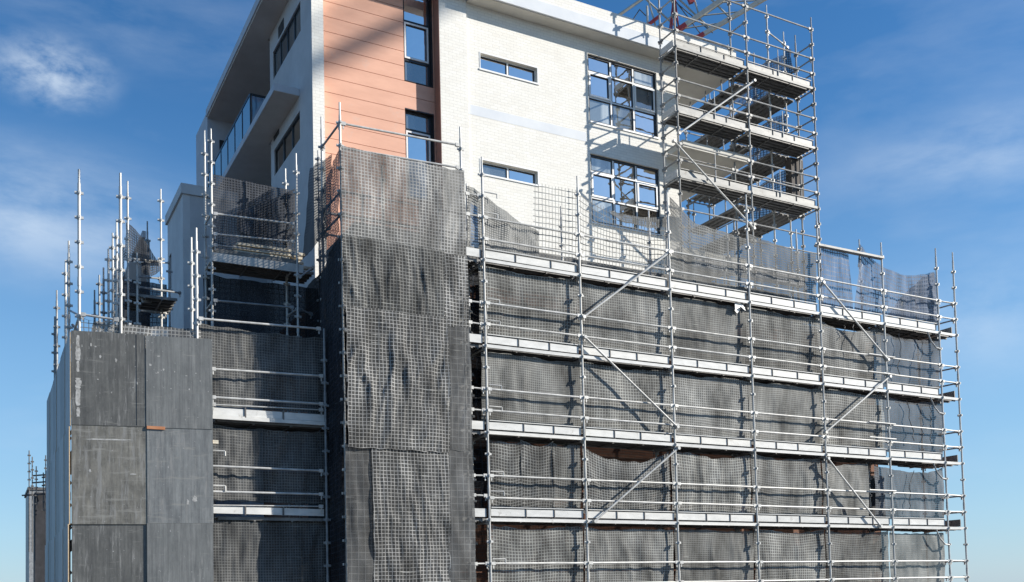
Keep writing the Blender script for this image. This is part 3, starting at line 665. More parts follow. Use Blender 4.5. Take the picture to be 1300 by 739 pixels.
tag(mb.build('plastic_scrap', 'frame_white'), 'torn scrap of white plastic caught below the top deck beside the fourth pole', 'plastic scrap')
rnd = random.Random(11)
for k, (x_, zt, ln_) in enumerate(((13.9, 8.2, 1.3), (14.9, 8.1, 1.2), (14.1, 6.2, 1.2), (15.1, 6.1, 1.3), (14.3, 4.1, 1.2), (12.0, 8.25, .9), (11.6, 8.2, .4))):
    mb = MB(); p_ = Vector((x_, .04, zt)); dz = ln_/9
    for q in range(9):
        n_ = p_+Vector((rnd.uniform(-.09, .09), rnd.uniform(-.02, .02), -dz)); mb.tube(p_, n_, .011, 5); p_ = n_
    tag(mb.build('tie_rope', 'clip'), 'black rope dangling before the netting, %s' % ['top lift of the right end bay, left one', 'top lift of the right end bay, right one', 'second lift of the right end bay, left one', 'second lift of the right end bay, right one', 'third lift of the right end bay', 'top lift, fifth bay, right one', 'top lift, fifth bay, short left one'][k], 'rope', 'ropes hanging at the right end')
tb = net('blue_sheet', 'small bright blue plastic sheet behind the netting at the gap beside the netted tower', 'tarp', bil(at(597,312,Y=.9), at(607,314,Y=.9), at(607,262,Y=.9), at(597,256,Y=.9)), 4, 8, .3, 1, .03, cat='plastic sheet', seed=90)
for v in tb.data.vertices: pass

# ------------------------------------------------------------------ netted tower
nt_ = thing('netted_tower_scaffold', 'scaffold bay wrapped top to bottom in netting in front of the terracotta wall', 'scaffold', (-2, .6, -.95))
for x, y, t in ((-3.40,0,11.35),(-.53,0,11.42),(-3.40,1.27,11.6),(-.53,1.27,10.9),(-1.95,1.27,10.75),(-2.45,1.27,10.2)): standard(nt_, x, y, -.9, t)
rail(nt_, (-3.40,0,10.90), (-.53,0,10.98)); rail(nt_, (-3.40,0,10.36), (-.53,0,10.45)); rail(nt_, (-3.40,1.27,10.9), (-3.40,0,10.9), 'steel_dark', name='transom')
for D in LIFTS:
    for dz in (.5, 1.0):
        rail(nt_, (-3.40,0,D+dz), (-.53,0,D+dz)); rail(nt_, (-3.40,0,D+dz), (-3.40,1.27,D+dz), name='transom'); rail(nt_, (-3.40,1.27,D+dz), (-.53,1.27,D+dz))
    ledger(nt_, (-3.40,0,0), (-.53,0,0), D); deck(nt_, -3.38, -.55, .1, 1.2, D, planks=4)
G = 'nets wrapped round the netted tower'
Yf = -.10
def tnet(x0, x1, zt, zb, mat, lb, seed, amp=.06, y=Yf, sag=0, nu=70, nv=60, fold=1):
    def P(u, v):
        return (x0+(x1-x0)*u, y-.03*math.sin(3.14*v), zb+(zt-zb)*v-sag*4*u*(1-u)*v)
    return net('debris_net', lb, mat, P, nu, nv, x1-x0, zt-zb, amp*.8, group=G, seed=seed, fold=fold)
tnet(-3.42, -.50, 10.36, 8.36, 'net_mid', 'see-through top net of the netted tower with terracotta showing through', 101, .035, sag=.02)
tnet(-3.42, -1.05, 8.42, 6.78, 'net_wrinkle', 'second net down on the netted tower, dense with a ragged lower hem', 102, .06, Yf-.03)
tnet(-1.08, -.48, 8.36, 6.72, 'net_coarse', 'narrow pale net at the right edge of the second level of the netted tower', 103, .05, Yf-.02, nu=14)
tnet(-3.38, -1.02, 6.88, 3.86, 'net_coarse', 'large wrinkled pale net in the middle of the netted tower', 104, .10, Yf-.06, fold=.6)
tnet(-1.10, -.46, 6.80, 3.92, 'cloth', 'plain grey shade cloth strip beside the large wrinkled net', 105, .04, Yf-.02, nu=12)
tnet(-3.42, -2.80, 3.95, .5, 'cloth', 'grey shade cloth strip at the lower left edge of the netted tower', 106, .05, Yf+.02, nu=12)
tnet(-2.85, -1.05, 3.95, .5, 'net_coarse', 'lowest pale net on the netted tower below the wrinkled one', 107, .06, Yf-.02, fold=.8)
tnet(-1.10, -.44, 3.98, .5, 'cloth', 'grey shade cloth strip at the lower right edge of the netted tower', 108, .03, Yf-.01, nu=12)
tnet(-3.36, -.60, 8.2, .5, 'cloth_black', 'black backing cloth inside the netted tower', 109, .05, .62)
net('debris_net', 'black net on the shaded left side of the netted tower', 'cloth_black', bil((-3.47,1.30,.5), (-3.45,-.06,.5), (-3.45,-.06,8.5), (-3.47,1.30,7.9)), 20, 50, 1.35, 8, .05, n=(-1,0,0), group=G, seed=110)
net('debris_net', 'dark see-through net draped on the upper left side of the netted tower', 'net_dark', bil((-3.47,1.35,7.95), (-3.45,-.06,8.5), (-3.45,-.06,10.33), (-3.47,1.35,9.7)), 16, 22, 1.35, 1.9, .08, n=(-1,0,0), group=G, seed=111)
net('debris_net', 'slumped dark net stretched from the building corner to the netted tower', 'net_dark', P_top([at(394,215,Y=3.0), at(402,208,Y=2.2), at(412,203,Y=1.4), at(422,196,Y=.6)], [at(384,330,Y=3.0), at(396,318,Y=2.2), at(408,300,Y=1.4), at(420,290,Y=.6)]), 16, 16, 2.6, 1.9, .06, n=(-1,0,0), group=G, seed=112)

# ------------------------------------------------------------------ left boarded scaffold
A = Vector((-8.58, 1.05, 0)); Bp = Vector((-6.02, .58, 0)); ed = (Bp-A).normalized(); nrm = Vector((-ed.y, ed.x, 0)); nrm = -nrm if nrm.y > 0 else nrm
ls = thing('boarded_scaffold', 'tube scaffold corner clad with dark plywood sheets at the far left', 'scaffold', (-7.5, 3, -.95))
def onf(s, back=0): return A+ed*s-nrm*back
p = at(100,215,Y=onf(.1,.13).y); standard(ls, onf(.10,.13).x, onf(.10,.13).y, -.9, p.z, r=.03)
p = at(154,220,Y=onf(.87,.13).y); standard(ls, onf(.87,.13).x, onf(.87,.13).y, -.9, p.z, r=.03)
standard(ls, -6.27, .76, -.9, 8.40, r=.03); standard(ls, -6.23, 1.51, -.9, 8.46, r=.03)
Yo = [3.98, 4.91, 7.86, 8.63]; pxo = [(86,311),(82,337),(71,373),(68.5,406)]
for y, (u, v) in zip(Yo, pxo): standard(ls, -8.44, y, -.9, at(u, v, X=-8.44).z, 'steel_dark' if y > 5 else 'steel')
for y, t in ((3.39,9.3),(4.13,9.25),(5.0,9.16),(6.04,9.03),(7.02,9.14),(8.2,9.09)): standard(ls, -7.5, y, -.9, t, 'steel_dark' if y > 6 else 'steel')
rail(ls, onf(.1,.05)+Vector((0,0,6.42)), onf(.87,.05)+Vector((0,0,6.35)))
for D in (6.4, 4.4, 2.4, .4):
    rail(ls, (-8.46,1.2,D), (-8.46,4,D)); rail(ls, (-8.46,4,D), (-8.46,8.63,D)); rail(ls, (-7.5,1.2,D-.05), (-7.5,8.2,D-.05))
    deck(ls, -8.4, -7.55, 1.3, 8.4, D-.3, along='y', planks=4)
mb = MB(); mb.tube((-8.44,1.3,6.45), (-8.44,4.0,7.3), .024, 8); mb.build('diagonal_brace', 'steel_dark', ls)
mb = MB(); mb.tube((-8.44,1.25,6.1), (-8.44,3.0,6.7), .03, 8); mb.build('diagonal_brace', 'clip', ls)
# plywood sheets
def sheet(o, d, w, z0, z1, th, mat, label, group, edge=True):
    """sheet starting at o running along d for w, thickness outward"""
    n2 = Vector((d.y, -d.x, 0));
    if n2.y > 0 and abs(d.x) > .3: n2 = -n2
    if abs(d.x) < .3 and n2.x > 0: n2 = -n2
    mb = MB()
    a, b = o, o+d*w
    def P(p, off, z): return (p.x+n2.x*off, p.y+n2.y*off, z)
    vs = [P(a,0,z0),P(b,0,z0),P(b,0,z1),P(a,0,z1),P(a,th,z0),P(b,th,z0),P(b,th,z1),P(a,th,z1)]
    n = 0; mb.v = vs
    for q, mi in (((0,1,2,3),0),((7,6,5,4),0),((0,4,5,1),1),((1,5,6,2),1),((2,6,7,3),1),((3,7,4,0),1)): mb.f.append(q); mb.mi.append(mi)
    ob = mb.build('plywood_sheet', [mat, M['ply_edge']]); tag(ob, label, 'plywood sheet', group); return ob
pm = [ply_mat('formply_%s' % w, c1, c2, sp, i) for i, (w, c1, c2, sp) in enumerate((('black', (.075,.075,.072), (.17,.167,.155), .56), ('slate', (.13,.135,.132), (.23,.232,.225), .58), ('worn', (.08,.077,.068), (.28,.265,.23), .52), ('blue', (.13,.138,.14), (.27,.275,.27), .54), ('side', (.32,.33,.34), (.52,.53,.54), .58), ('side_dark', (.22,.23,.24), (.40,.41,.42), .58)))]
mb = MB(); mb.beam(tuple((onf(-.0,.10)).xy)+(4.2,), tuple(onf(2.6,.10).xy)+(4.2,), .04, .16); mb.beam(tuple((onf(-.0,.10)).xy)+(2.26,), tuple(onf(2.6,.10).xy)+(2.26,), .04, .16); mb.build('backing_batten', 'clip', ls)
w1 = 1.335; GP = 'plywood sheets on the scaffold front'
sheet(onf(-.035), ed, w1+.035, 4.205, 6.07, .018, pm[0], 'black plywood sheet with white plaster smears down its left edge, at the top', GP)
sheet(onf(w1+.01,-.012), ed, 1.27, 4.19, 6.05, .018, pm[1], 'smooth slate grey plywood sheet, top right of the boarded front', GP)
sheet(onf(-.035,.01), ed, w1+.055, 2.25, 4.215, .018, pm[2], 'heavily scuffed brown-grey plywood sheet, below the black one', GP)
sheet(onf(w1+.02,-.002), ed, 1.26, 2.27, 4.188, .018, pm[3], 'blue-grey plywood sheet, below the slate grey one', GP)
sheet(onf(-.03,.03), ed, w1+.04, .3, 2.27, .018, pm[0], 'black plywood sheet at the foot of the boarded front, left', GP)
sheet(onf(w1+.01,.0), ed, 1.26, .3, 2.268, .018, pm[1], 'slate plywood sheet at the foot of the boarded front, right', GP)
# plaster smears along the left edge of the first sheet
mb = MB()
rnd = random.Random(3)
for (z, hh, ww) in ((5.86,.26,.07), (5.62,.30,.10), (5.36,.22,.06), (5.02,.24,.12), (4.76,.36,.11), (4.46,.20,.07)):
    pts_ = []
    for t in range(22):
        an = 2*math.pi*t/22; rr = rnd.uniform(.6,1.1)
        q = onf(.09+math.copysign(abs(math.cos(an))**.5, math.cos(an))*ww/2*rr, -.0205); pts_.append((q.x, q.y, z+math.copysign(abs(math.sin(an))**.6, math.sin(an))*hh/2*(.85+.15*rr)))
    mb.quad(pts_)
pl = mb.build('plaster_smear', noisy('dry_plaster', (.30,.29,.27), (.55,.54,.51), 14, .9)); 
psheet = [o for o in bpy.data.objects if o.name == 'plywood_sheet'][0]; pl.parent = psheet
def offcut(a, b, w, h, mat, label):
    mb = MB(); mb.beam(a, b, w, h); return tag(mb.build('timber_offcut', mat), label, 'timber offcut')
q = onf(w1+.02,-.03); offcut((q.x,q.y,4.19), tuple(onf(w1+.36,-.03).xy)+(4.18,), .03, .06, 'orange_wood', 'short orange timber batten at the joint of the four plywood sheets')
q = at(266,561,Y=.62); offcut(q, q+Vector((.17,-.0,.0)), .09, .07, 'pine', 'yellow timber block poking out beside the right edge of the boards')
rnd = random.Random(5)
plas = bpy.data.materials['dry_plaster']
def smear(par, s0, z0, w, h, back, n=14):
    mb = MB(); pt = []
    for t in range(n):
        an = 2*math.pi*t/n; k_ = rnd.uniform(.55, 1.15); q_ = onf(s0+math.cos(an)*w/2*k_, back); pt.append((q_.x, q_.y, z0+math.sin(an)*h/2*k_))
    mb.quad(pt); o_ = mb.build('cement_stain', plas); o_.parent = par
sh = sorted([o for o in bpy.data.objects if o.name.startswith('plywood_sheet')], key=lambda o: o.name)
for k in range(9): smear(sh[0], rnd.uniform(.1,1.2), rnd.uniform(4.4,5.9), rnd.uniform(.015,.05), rnd.uniform(.02,.10), -.0205)
for k in range(14): smear(sh[1], rnd.uniform(1.4,2.5), rnd.uniform(4.3,5.9), rnd.uniform(.015,.06), rnd.uniform(.015,.05), -.0325)
smear(sh[2], .62, 3.93, .95, .035, -.0105, 22); smear(sh[2], 1.1, 3.25, .18, .03, -.0105); smear(sh[2], .3, 3.3, .06, .08, -.0105)
smear(sh[3], 2.25, 2.75, .10, .16, -.0225, 18); smear(sh[3], 2.12, 2.7, .06, .12, -.0225); smear(sh[3], 1.75, 3.4, .02, .05, -.0225)
q0, q1 = onf(1.17,-.020), onf(1.19,-.020)
mb = MB(); mb.beam((q0.x,q0.y,4.23), (q0.x,q0.y,6.06), .004, .012); mb.build('seam', 'clip', psheet)
# sheets on the shaded side
X0 = -8.60
for c in range(6):
    for r_, (z0, z1) in enumerate(((4.22, 6.06), (2.28, 4.20), (.3, 2.26))):
        y0 = 1.045+c*1.23; off = .010*(c % 2)+.021*r_
        sheet(Vector((X0-.02-off, y0, 0)), Vector((0,1,0)), 1.22, z0-random.uniform(.02,.05), z1+random.uniform(-.03,.02), .018, pm[4 if (c+(r_ > 0)) % 2 == 0 else 5],
              '%s plywood sheet on the shaded left side, %s back from the corner' % (['topmost','middle-row','bottom-row'][r_], ORD[c]), 'plywood sheets on the shaded side')
# netting behind the boards' top edge
net('debris_net', 'grey net rising just above the boards between two tall poles at the left corner', 'net_open', bil(tuple(onf(.12,.12).xy)+(5.9,), tuple(onf(.9,.12).xy)+(5.9,), tuple(onf(.9,.12).xy)+(6.30,), tuple(onf(.12,.12).xy)+(6.38,)), 12, 8, .8, .45, .02, seed=120)
net('debris_net', 'crumpled grey net strip showing above the plywood boards', 'net_mid', bil(tuple(onf(.25,.16).xy)+(5.8,), tuple(onf(2.4,.16).xy)+(5.8,), tuple(onf(2.4,.16).xy)+(6.28,), tuple(onf(.35,.16).xy)+(6.30,)), 30, 8, 2.1, .45, .04, seed=121)

# ------------------------------------------------------------------ recessed lower bay between boards and netted tower
rs = thing('recessed_scaffold', 'scaffold bay with long rails between plywood boards and netted tower, half in its shadow', 'scaffold', (-4.8, 1.2, -.95))
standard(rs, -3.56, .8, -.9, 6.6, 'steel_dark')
standard(rs, -6.12, 1.0, -.9, 6.2)
def rr(px0, px1, mat='steel', **k): return rail(rs, at(*px0, Y=.68), at(*px1, Y=.78), mat, **k)
rr((250,404), (409,418)); rr((266,468), (412,478)); rr((266,504), (412,513)); rr((262,591), (412,598)); rr((262,624), (412,628)); rr((262,641),(412,643), r=.014); rr((266,513),(412,521), r=.014)
for (y0, y1) in ((518,526), (643,651)):
    a_, b_ = at(270, y0+4, Y=.72), at(411, y0+13 if y0 < 600 else y0+8, Y=.82)
    mb = MB(); mb.beam(a_, b_, .03, .15); ob = mb.build('toe_board', 'toe', rs)
    mc = MB()
    for f in (.28, .62): c_ = a_.lerp(b_, f); mc.beam(c_+Vector((0,-.03,-.1)), c_+Vector((0,-.03,.12)), .03, .02)
    mc.build('toe_board_clip', 'clip', ob)
a_, b_ = at(268, 529, Y=.70), at(412, 538, Y=.80); mb = MB(); mb.beam(a_, b_, .04, .08); mb.build('ledger', 'toe', rs)
deck(rs, -5.9, -3.5, .86, 1.6, 4.45, planks=3); deck(rs, -5.9, -3.5, .86, 1.6, 2.4, planks=3)
for z0 in (3.7, 2.98):
    mb = MB(); mb.tube((-6.1,.66,z0+.07), (-5.75,.66,z0+.07), .02, 6); mb.tube((-5.75,.66,z0+.07), (-5.75,.66,z0-.03), .02, 6); mb.build('clamp', 'steel', rs)
GR = 'nets of the recessed bay'
for k, (zt, zb, lb) in enumerate(((6.45, 4.75, 'grey net of the recessed bay above its middle toe board'), (4.35, 2.75, 'grey net of the recessed bay below its middle toe board'), (2.4, .6, 'grey net at the foot of the recessed bay'))):
    def P(u, v, zt=zt, zb=zb): return (-6.2+2.76*u, .90+.08*u, zb+(zt-zb)*v-.04*math.sin(3.14*u)*v)
    net('debris_net', lb, 'net_recess', P, 60, 26, 2.85, zt-zb, .05, group=GR, seed=130+k)

# ------------------------------------------------------------------ upper left bay at the building corner
ub = thing('corner_scaffold', 'tall dark scaffold bay with a loaded deck below the balconies at the building corner', 'scaffold', (-4.5, 3.2, -.95))
for u, v, x, y in ((265,163,-5.47,3.12), (261,166,-5.47,3.85), (376,195,-3.55,2.80), (366,215,-3.60,3.55)): standard(ub, x, y, -.9, at(u, v, Y=y).z, r=.028)
standard(ub, -2.95, 2.95, -.9, at(398,190,Y=2.95).z, 'steel_dark')
def ur(a, b, mat='steel', **k): return rail(ub, at(*a, Y=3.05), at(*b, Y=2.82), mat, **k)
ur((269,271), (376,285)); ur((269,297), (376,307), r=.02); ur((269,381), (375,391), 'steel_dark'); ur((269,311), (376,322), 'steel_dark', r=.018)
rail(ub, at(376,391,Y=2.82), at(398,400,Y=2.95), 'steel_dark')
mb = MB(); a_, b_ = at(269,326,Y=3.1), at(385,342,Y=2.8); mb.beam(a_, b_, .05, .2); mb.build('ledger', 'steel', ub)
mb = MB(); mb.beam(at(269,318,Y=3.2), at(376,333,Y=2.9), .03, .12); mb.build('toe_board', 'deck', ub)
deck(ub, -5.45, -3.0, 3.15, 3.95, 8.62, planks=4); deck(ub, -5.45, -3.0, 3.15, 3.95, 6.5, planks=4)
for z0 in (9.7, 8.6, 7.6, 6.6):
    rail(ub, (-5.47,3.12,z0), (-5.47,3.85,z0), name='transom'); rail(ub, (-3.55,2.8,z0), (-3.6,3.55,z0), name='transom')
brace(ub, at(380,352,Y=2.8), at(397,340,Y=2.9))
for k in range(10):
    lay, col = k//2, k % 2
    yk = 3.28+.16*col+random.uniform(-.02,.02); zk = 8.70+.105*lay
    x0 = -5.0+.45*col+random.uniform(-.15,.15)
    mb = MB(); mb.beam((x0, yk, zk), (x0+1.45+random.uniform(-.25,.1), yk-.04, zk), .13, .06)
    tag(mb.build('timber_plank', 'pine'), 'pale timber plank on the deck below the balconies, %s layer, %s column' % (['lowest','second','third','fourth','topmost'][lay], ['front','rear'][col]), 'plank', 'planks stacked on the corner deck')
net('debris_net', 'dark see-through net hanging above the deck at the building corner', 'net_dark', P_top([at(x, y, Y=3.5) for x, y in ((268,221),(290,226),(320,232),(350,238),(376,242))], [at(x, y, Y=3.5) for x, y in ((268,318),(290,320),(320,323),(350,327),(376,331))]), 34, 22, 2.1, 1.9, .05, group='nets of the corner bay', seed=140)
net('debris_net', 'folded second layer of dark net in the corner bay with a slanting top edge', 'net_dark', P_top([at(x, y, Y=3.4) for x, y in ((300,270),(320,262),(345,252),(376,240))], [at(x, y, Y=3.4) for x, y in ((300,292),(320,300),(345,306),(376,312))]), 20, 14, 1.5, 1, .05, group='nets of the corner bay', seed=141)
net('debris_net', 'black sheet added to stand for the dark interior below the corner deck', 'cloth_black', bil((-5.5,3.98,6.2), (-2.7,3.9,6.2), (-2.7,3.9,8.5), (-5.5,3.98,8.5)), 30, 20, 2.8, 2.3, .05, group='nets of the corner bay', seed=142)  # black sheet stands in for the unlit interior under the deck
net('debris_net', 'black shade cloth on the shaded return below the corner deck', 'cloth_black', bil((-3.0,3.95,2), (-2.95,1.4,2), (-2.95,1.4,8.6), (-3.0,3.95,8.5)), 20, 20, 2.8, 6, .05, n=(-1,0,0), group='nets of the corner bay', seed=143)

# ------------------------------------------------------------------ rear left scaffold
rc = thing('rear_scaffold', 'cluster of scaffold poles and decks with torn dark netting behind the boarded corner', 'scaffold', (-6.6, 5.4, -.95))
for u, v, y in ((162,230,4.8), (204,240,5.9), (174,321,4.9), (187,281,7.5), (148,300,6.2), (215,330,6.8)):
    q = at(u, v, Y=y); standard(rc, q.x, q.y, -.9, q.z, 'steel' if u in (162,204,174) else 'steel_dark', r=.025)
def rl(a, b, ya, yb, mat='steel', **k): rail(rc, at(*a, Y=ya), at(*b, Y=yb), mat, **k)
rl((160,328), (204,332), 4.8, 5.9); rl((174,333), (216,334), 4.9, 6.8, r=.02); rl((173,351), (204,354), 4.9, 5.9, 'steel_dark'); rl((173,364), (230,372), 4.9, 6.6, 'steel_dark'); rl((173,378), (205,381), 4.9, 5.9, 'steel'); rl((173,394), (212,397), 4.9, 6.0, 'steel')
deck(rc, -7.1, -5.9, 4.9, 6.2, 8.1, planks=5); deck(rc, -7.1, -5.9, 4.9, 6.2, 7.0, planks=5)
mb = MB(); a_, b_ = at(180,379,Y=5.0), at(205,381,Y=5.9); mb.beam(a_, b_, .04, .18); mb.build('toe_board', 'toe', rc)
net('debris_net', 'torn triangular dark net hanging from a pole against the sky at the rear left', 'net_dark', P_top([at(x, y, Y=5.2) for x, y in ((160,282),(172,291),(186,309),(200,331))], [at(x, y, Y=5.2) for x, y in ((158,330),(170,334),(186,337),(202,338))]), 18, 12, 1.1, .9, .06, group='torn nets at the rear left', seed=150)
net('debris_net', 'bulging dark net scrap below the rear rail', 'net_dark', P_top([at(x, y, Y=5.6) for x, y in ((178,331),(190,330),(204,332))], [at(x, y, Y=5.6) for x, y in ((180,346),(192,352),(203,344))]), 12, 8, .6, .4, .1, group='torn nets at the rear left', seed=151)
net('debris_net', 'black shade cloth behind the rear scaffold decks', 'cloth_black', bil(at(150,420,Y=7.0), at(212,420,Y=7.0), at(212,362,Y=7.0), at(150,352,Y=7.0)), 14, 10, 1.4, 1.2, .05, group='torn nets at the rear left', seed=152)
net('debris_net', 'upright black net along the rear poles left of the torn net', 'net_dark', bil(at(141,420,Y=5.4), at(158,420,Y=4.8), at(158,312,Y=4.8), at(143,330,Y=5.4)), 8, 20, .6, 2, .05, group='torn nets at the rear left', seed=153)

# ------------------------------------------------------------------ upper right tower scaffold
ut = thing('upper_scaffold', 'open galvanised scaffold with three plank decks standing before the roof corner', 'scaffold', (11, 3.2, 8.5))
XT = [8.13, 10.95, 13.80]; YF, YI = 2.9, 3.62
for X, t in zip(XT, (20.2, 20.2, 19.42)): standard(ut, X, YF, 8.55, t, 'steel_mid', r=.027, phase=.5)
for X, t in zip(XT, (20.0, 19.9, 19.2)): standard(ut, X, YI, 9.15, t, 'steel_mid', r=.027, phase=.5)
standard(ut, 9.75, YF+.02, 9.0, 10.9, r=.022); standard(ut, 12.4, YF+.02, 9.0, 11.0, r=.022)
for k, D in enumerate((17.02, 15.02, 13.04)):
    for a, b in zip(XT[:-1], XT[1:]):
        ledger(ut, (a, YF, 0), (b, YF, 0), D, 'toe_worn', .08)
        toe(ut, (a, YF, 0), (b, YF, 0), D-.03, h=.17, mat='toe_worn', clips=(.38, .72))
        for dz in ((.5, 1.0, 2.0) if k == 0 else (.5, 1.0)): rail(ut, (a, YF, D+dz), (b, YF, D+dz), 'steel_mid', r=.024)
        rail(ut, (a, YI, D-.03), (b, YI, D-.03), 'steel_dark', name='inner_ledger')
        deck(ut, a, b, YF+.09, YI+.05, D, planks=4)
        rail(ut, (a, YI, D+1.0), (b, YI, D+1.0), 'steel_mid', r=.02, name='inner_rail')
    for X in XT:
        rail(ut, (X, YF, D-.05), (X, YI, D-.05), 'steel_mid', name='transom')
        for dz in (.5, 1.0, 1.5):
            if X != XT[1] or dz == 1.5: rail(ut, (X, YF, D+dz), (X, YI, D+dz), 'steel_mid', name='transom')
    # end toe board of light metal facing left
    mb = MB(); mb.beam((XT[0]-.03, YF+.06, D+.12), (XT[0]-.03, YI-.04, D+.12), .03, .2); mb.build('end_toe_board', 'toe', ut)
for a, b in zip(XT[:-1], XT[1:]):
    rail(ut, (a, YF, 12.05), (b, YF, 12.05), 'steel_mid', r=.024); rail(ut, (a, YF, 11.5), (b, YF, 11.5), 'steel_mid', r=.022); rail(ut, (a, YI, 11.0), (b, YI, 11.0), r=.022)
for X, D in ((9.6,15.02),(12.4,15.02),(12.3,17.02),(9.55,13.04),(12.2,13.04)): standard(ut, X, YF+.03, D+.1, D+.95, r=.018, phase=0, step=5)
brace(ut, at(957.5,102.6,Y=YF-.09), at(862,169.6,Y=YF-.09)); brace(ut, at(855.7,179,Y=YF-.09), at(957,290,Y=YF-.09))
a_, b_ = at(1005, 222, Y=3.70), at(1020, 222, Y=3.70)
mb = MB(); mb.box((a_.x, 3.70, 13.1), (b_.x, 3.98, 15.0)); mb.build('screen_panel', 'brown_col', ut)
a_, b_ = at(1001, 75, Y=3.75), at(1008, 75, Y=3.75)
# return run along the right end of the building
rt_ = thing('return_scaffold', 'scaffold run turning back along the right end of the building, decks seen from below', 'scaffold', (12.8, 6, 8.5))
for X in (12.62, 13.80):
    for Y_, t in ((5.6, 19.6), (8.0, 19.4), (10.4, 19.2)): standard(rt_, X, Y_, 8.55, t, 'steel_dark', r=.028, phase=.5)
standard(rt_, 12.55, YI, 9, 19.9, 'steel', r=.028, phase=.5); standard(rt_, 13.55, 3.9, 9, 19.4, 'steel', r=.026, phase=.5)
for D in (17.0, 15.0, 13.02):
    deck(rt_, 12.66, 13.78, YI+.12, 8.0, D, along='y', planks=5); deck(rt_, 11.2, 11.85, YI+.12, 6.4, D-.02, along='y', planks=3)
    for X in (12.62, 13.80):
        pass
    for dz in (.5, 1.0):
        rail(rt_, (13.80, YI, D+dz), (13.80, 5.6, D+dz), 'steel_dark'); rail(rt_, (13.80, 5.6, D+dz), (13.80, 8.0, D+dz), 'steel_dark')
        rail(rt_, (12.55, YI, D+dz), (12.62, 5.6, D+dz), 'steel_dark')
    for Y_ in (5.6, 8.0): rail(rt_, (12.62, Y_, D-.05), (13.80, Y_, D-.05), 'steel_dark', name='transom'); rail(rt_, (11.2, Y_-1, D-.08), (12.62, Y_-1, D-.08), 'steel_dark', name='transom')
    for q in (4.4, 5.2, 6.0): standard(rt_, 11.2, q, D, D+.95, 'steel_dark', r=.022, phase=0, step=.5)
    rail(rt_, (11.2, 4.2, D+.9), (11.2, 6.4, D+.9), 'steel_dark')
rail(rt_, (12.55, YI, 19.0), (13.8, YI+.3, 18.9))
for k, (D, lb) in enumerate(((17.05,'topmost'), (15.05,'middle'), (13.1,'lowest'))):
    net('debris_net', 'dark blue-looking net behind the right end of the upper scaffold, %s deck' % lb, 'net_sky', P_top([Vector((12.3,4.9,D+.75)), Vector((12.9,4.6,D+1.15)), Vector((13.3,4.3,D+1.5)), Vector((13.72,4.1,D+1.7))], [Vector((12.2,4.9,D)), Vector((12.8,4.6,D)), Vector((13.3,4.3,D)), Vector((13.72,4.1,D))]), 18, 14, 1.6, 1.6, .06, group='nets of the upper scaffold', seed=160+k)
net('debris_net', 'narrow bundled dark net strip at the top right of the upper scaffold', 'net_dark', bil((13.45,3.8,17.1), (13.75,3.75,17.1), (13.72,3.75,18.75), (13.5,3.8,18.75)), 6, 20, .3, 1.7, .08, group='nets of the upper scaffold', seed=165)

# ------------------------------------------------------------------ crane beyond the roof
cr = thing('tower_crane', 'red and cream lattice crane boom rising behind the roof parapet', 'crane', (37, 38, -.95))
dC = 75
A1, B1 = at(800,80,d=dC), at(990,-50,d=dC); A2, B2 = at(840,74,d=dC), at(1030,-36,d=dC); off = Vector((-1.2, .8, 3.4))
def lerp(a, b, t): return a+(b-a)*t
mb = MB(); mb.beam(A1, lerp(A1,B1,.37), .36, .34, 0); mb.beam(A2, lerp(A2,B2,.28), .30, .28, 0); mb.build('boom_root', 'red_paint', cr)
mb = MB(); mb.beam(lerp(A1,B1,.37), B1, .36, .34); mb.beam(lerp(A2,B2,.28), B2, .30, .28); mb.build('boom_chord', 'cream_paint', cr)
mb = MB(); mb.tube(A1+off, B1+off, .12, 8); mb.build('top_chord', 'cream_paint', cr)
mb = MB()
for k in range(6):
    t = .2+k*.13
    mb.tube(lerp(A2,B2,t), lerp(A1+off,B1+off,t+.03), .07, 6); mb.tube(lerp(A1,B1,t), lerp(A1+off,B1+off,t+.05), .07, 6); mb.tube(lerp(A1,B1,t), lerp(A2,B2,t+.08), .05, 6)
mb.build('lacing', 'cream_paint', cr)
mb = MB(); tp = at(856,-10,d=dC)
for (u, v) in ((849,48),(863,48),(852,48),(858,50)): mb.tube(at(u,v,d=dC), tp, .06, 6)
mb.build('a_frame', 'red_paint', cr)
for (a_, b_) in (((858,2),(890,44)), ((860,5),(905,42)), ((820,20),(812,12)), ((812,12),(800,30))): mb = MB(); mb.tube(at(*a_,d=dC), at(*b_,d=dC), .04, 5); mb.build('stay_rope', 'clip', cr)
mb = MB(); mb.beam(at(817,36,d=dC), at(838,20,d=dC), .2, .2); mb.build('counter_arm', 'red_paint', cr); mb = MB(); mb.beam(at(874,-6,d=dC), at(878,4,d=dC), .3, .35); mb.build('counter_arm', 'red_paint', cr)
mb = MB(); q = at(822,27,d=dC); mb.tube(q+Vector((0,0,-8)), q+Vector((0,0,1.2)), .08, 6); mb.build('mast_tip', 'cream_paint', cr)
mb = MB(); q = at(830,95,d=dC)
for dx, dy in ((-1,-1),(1,-1),(1,1),(-1,1)): mb.tube((q.x+dx, q.y+dy, -.95), (q.x+dx, q.y+dy, q.z), .1, 6)
mb.build('mast', 'red_paint', cr)
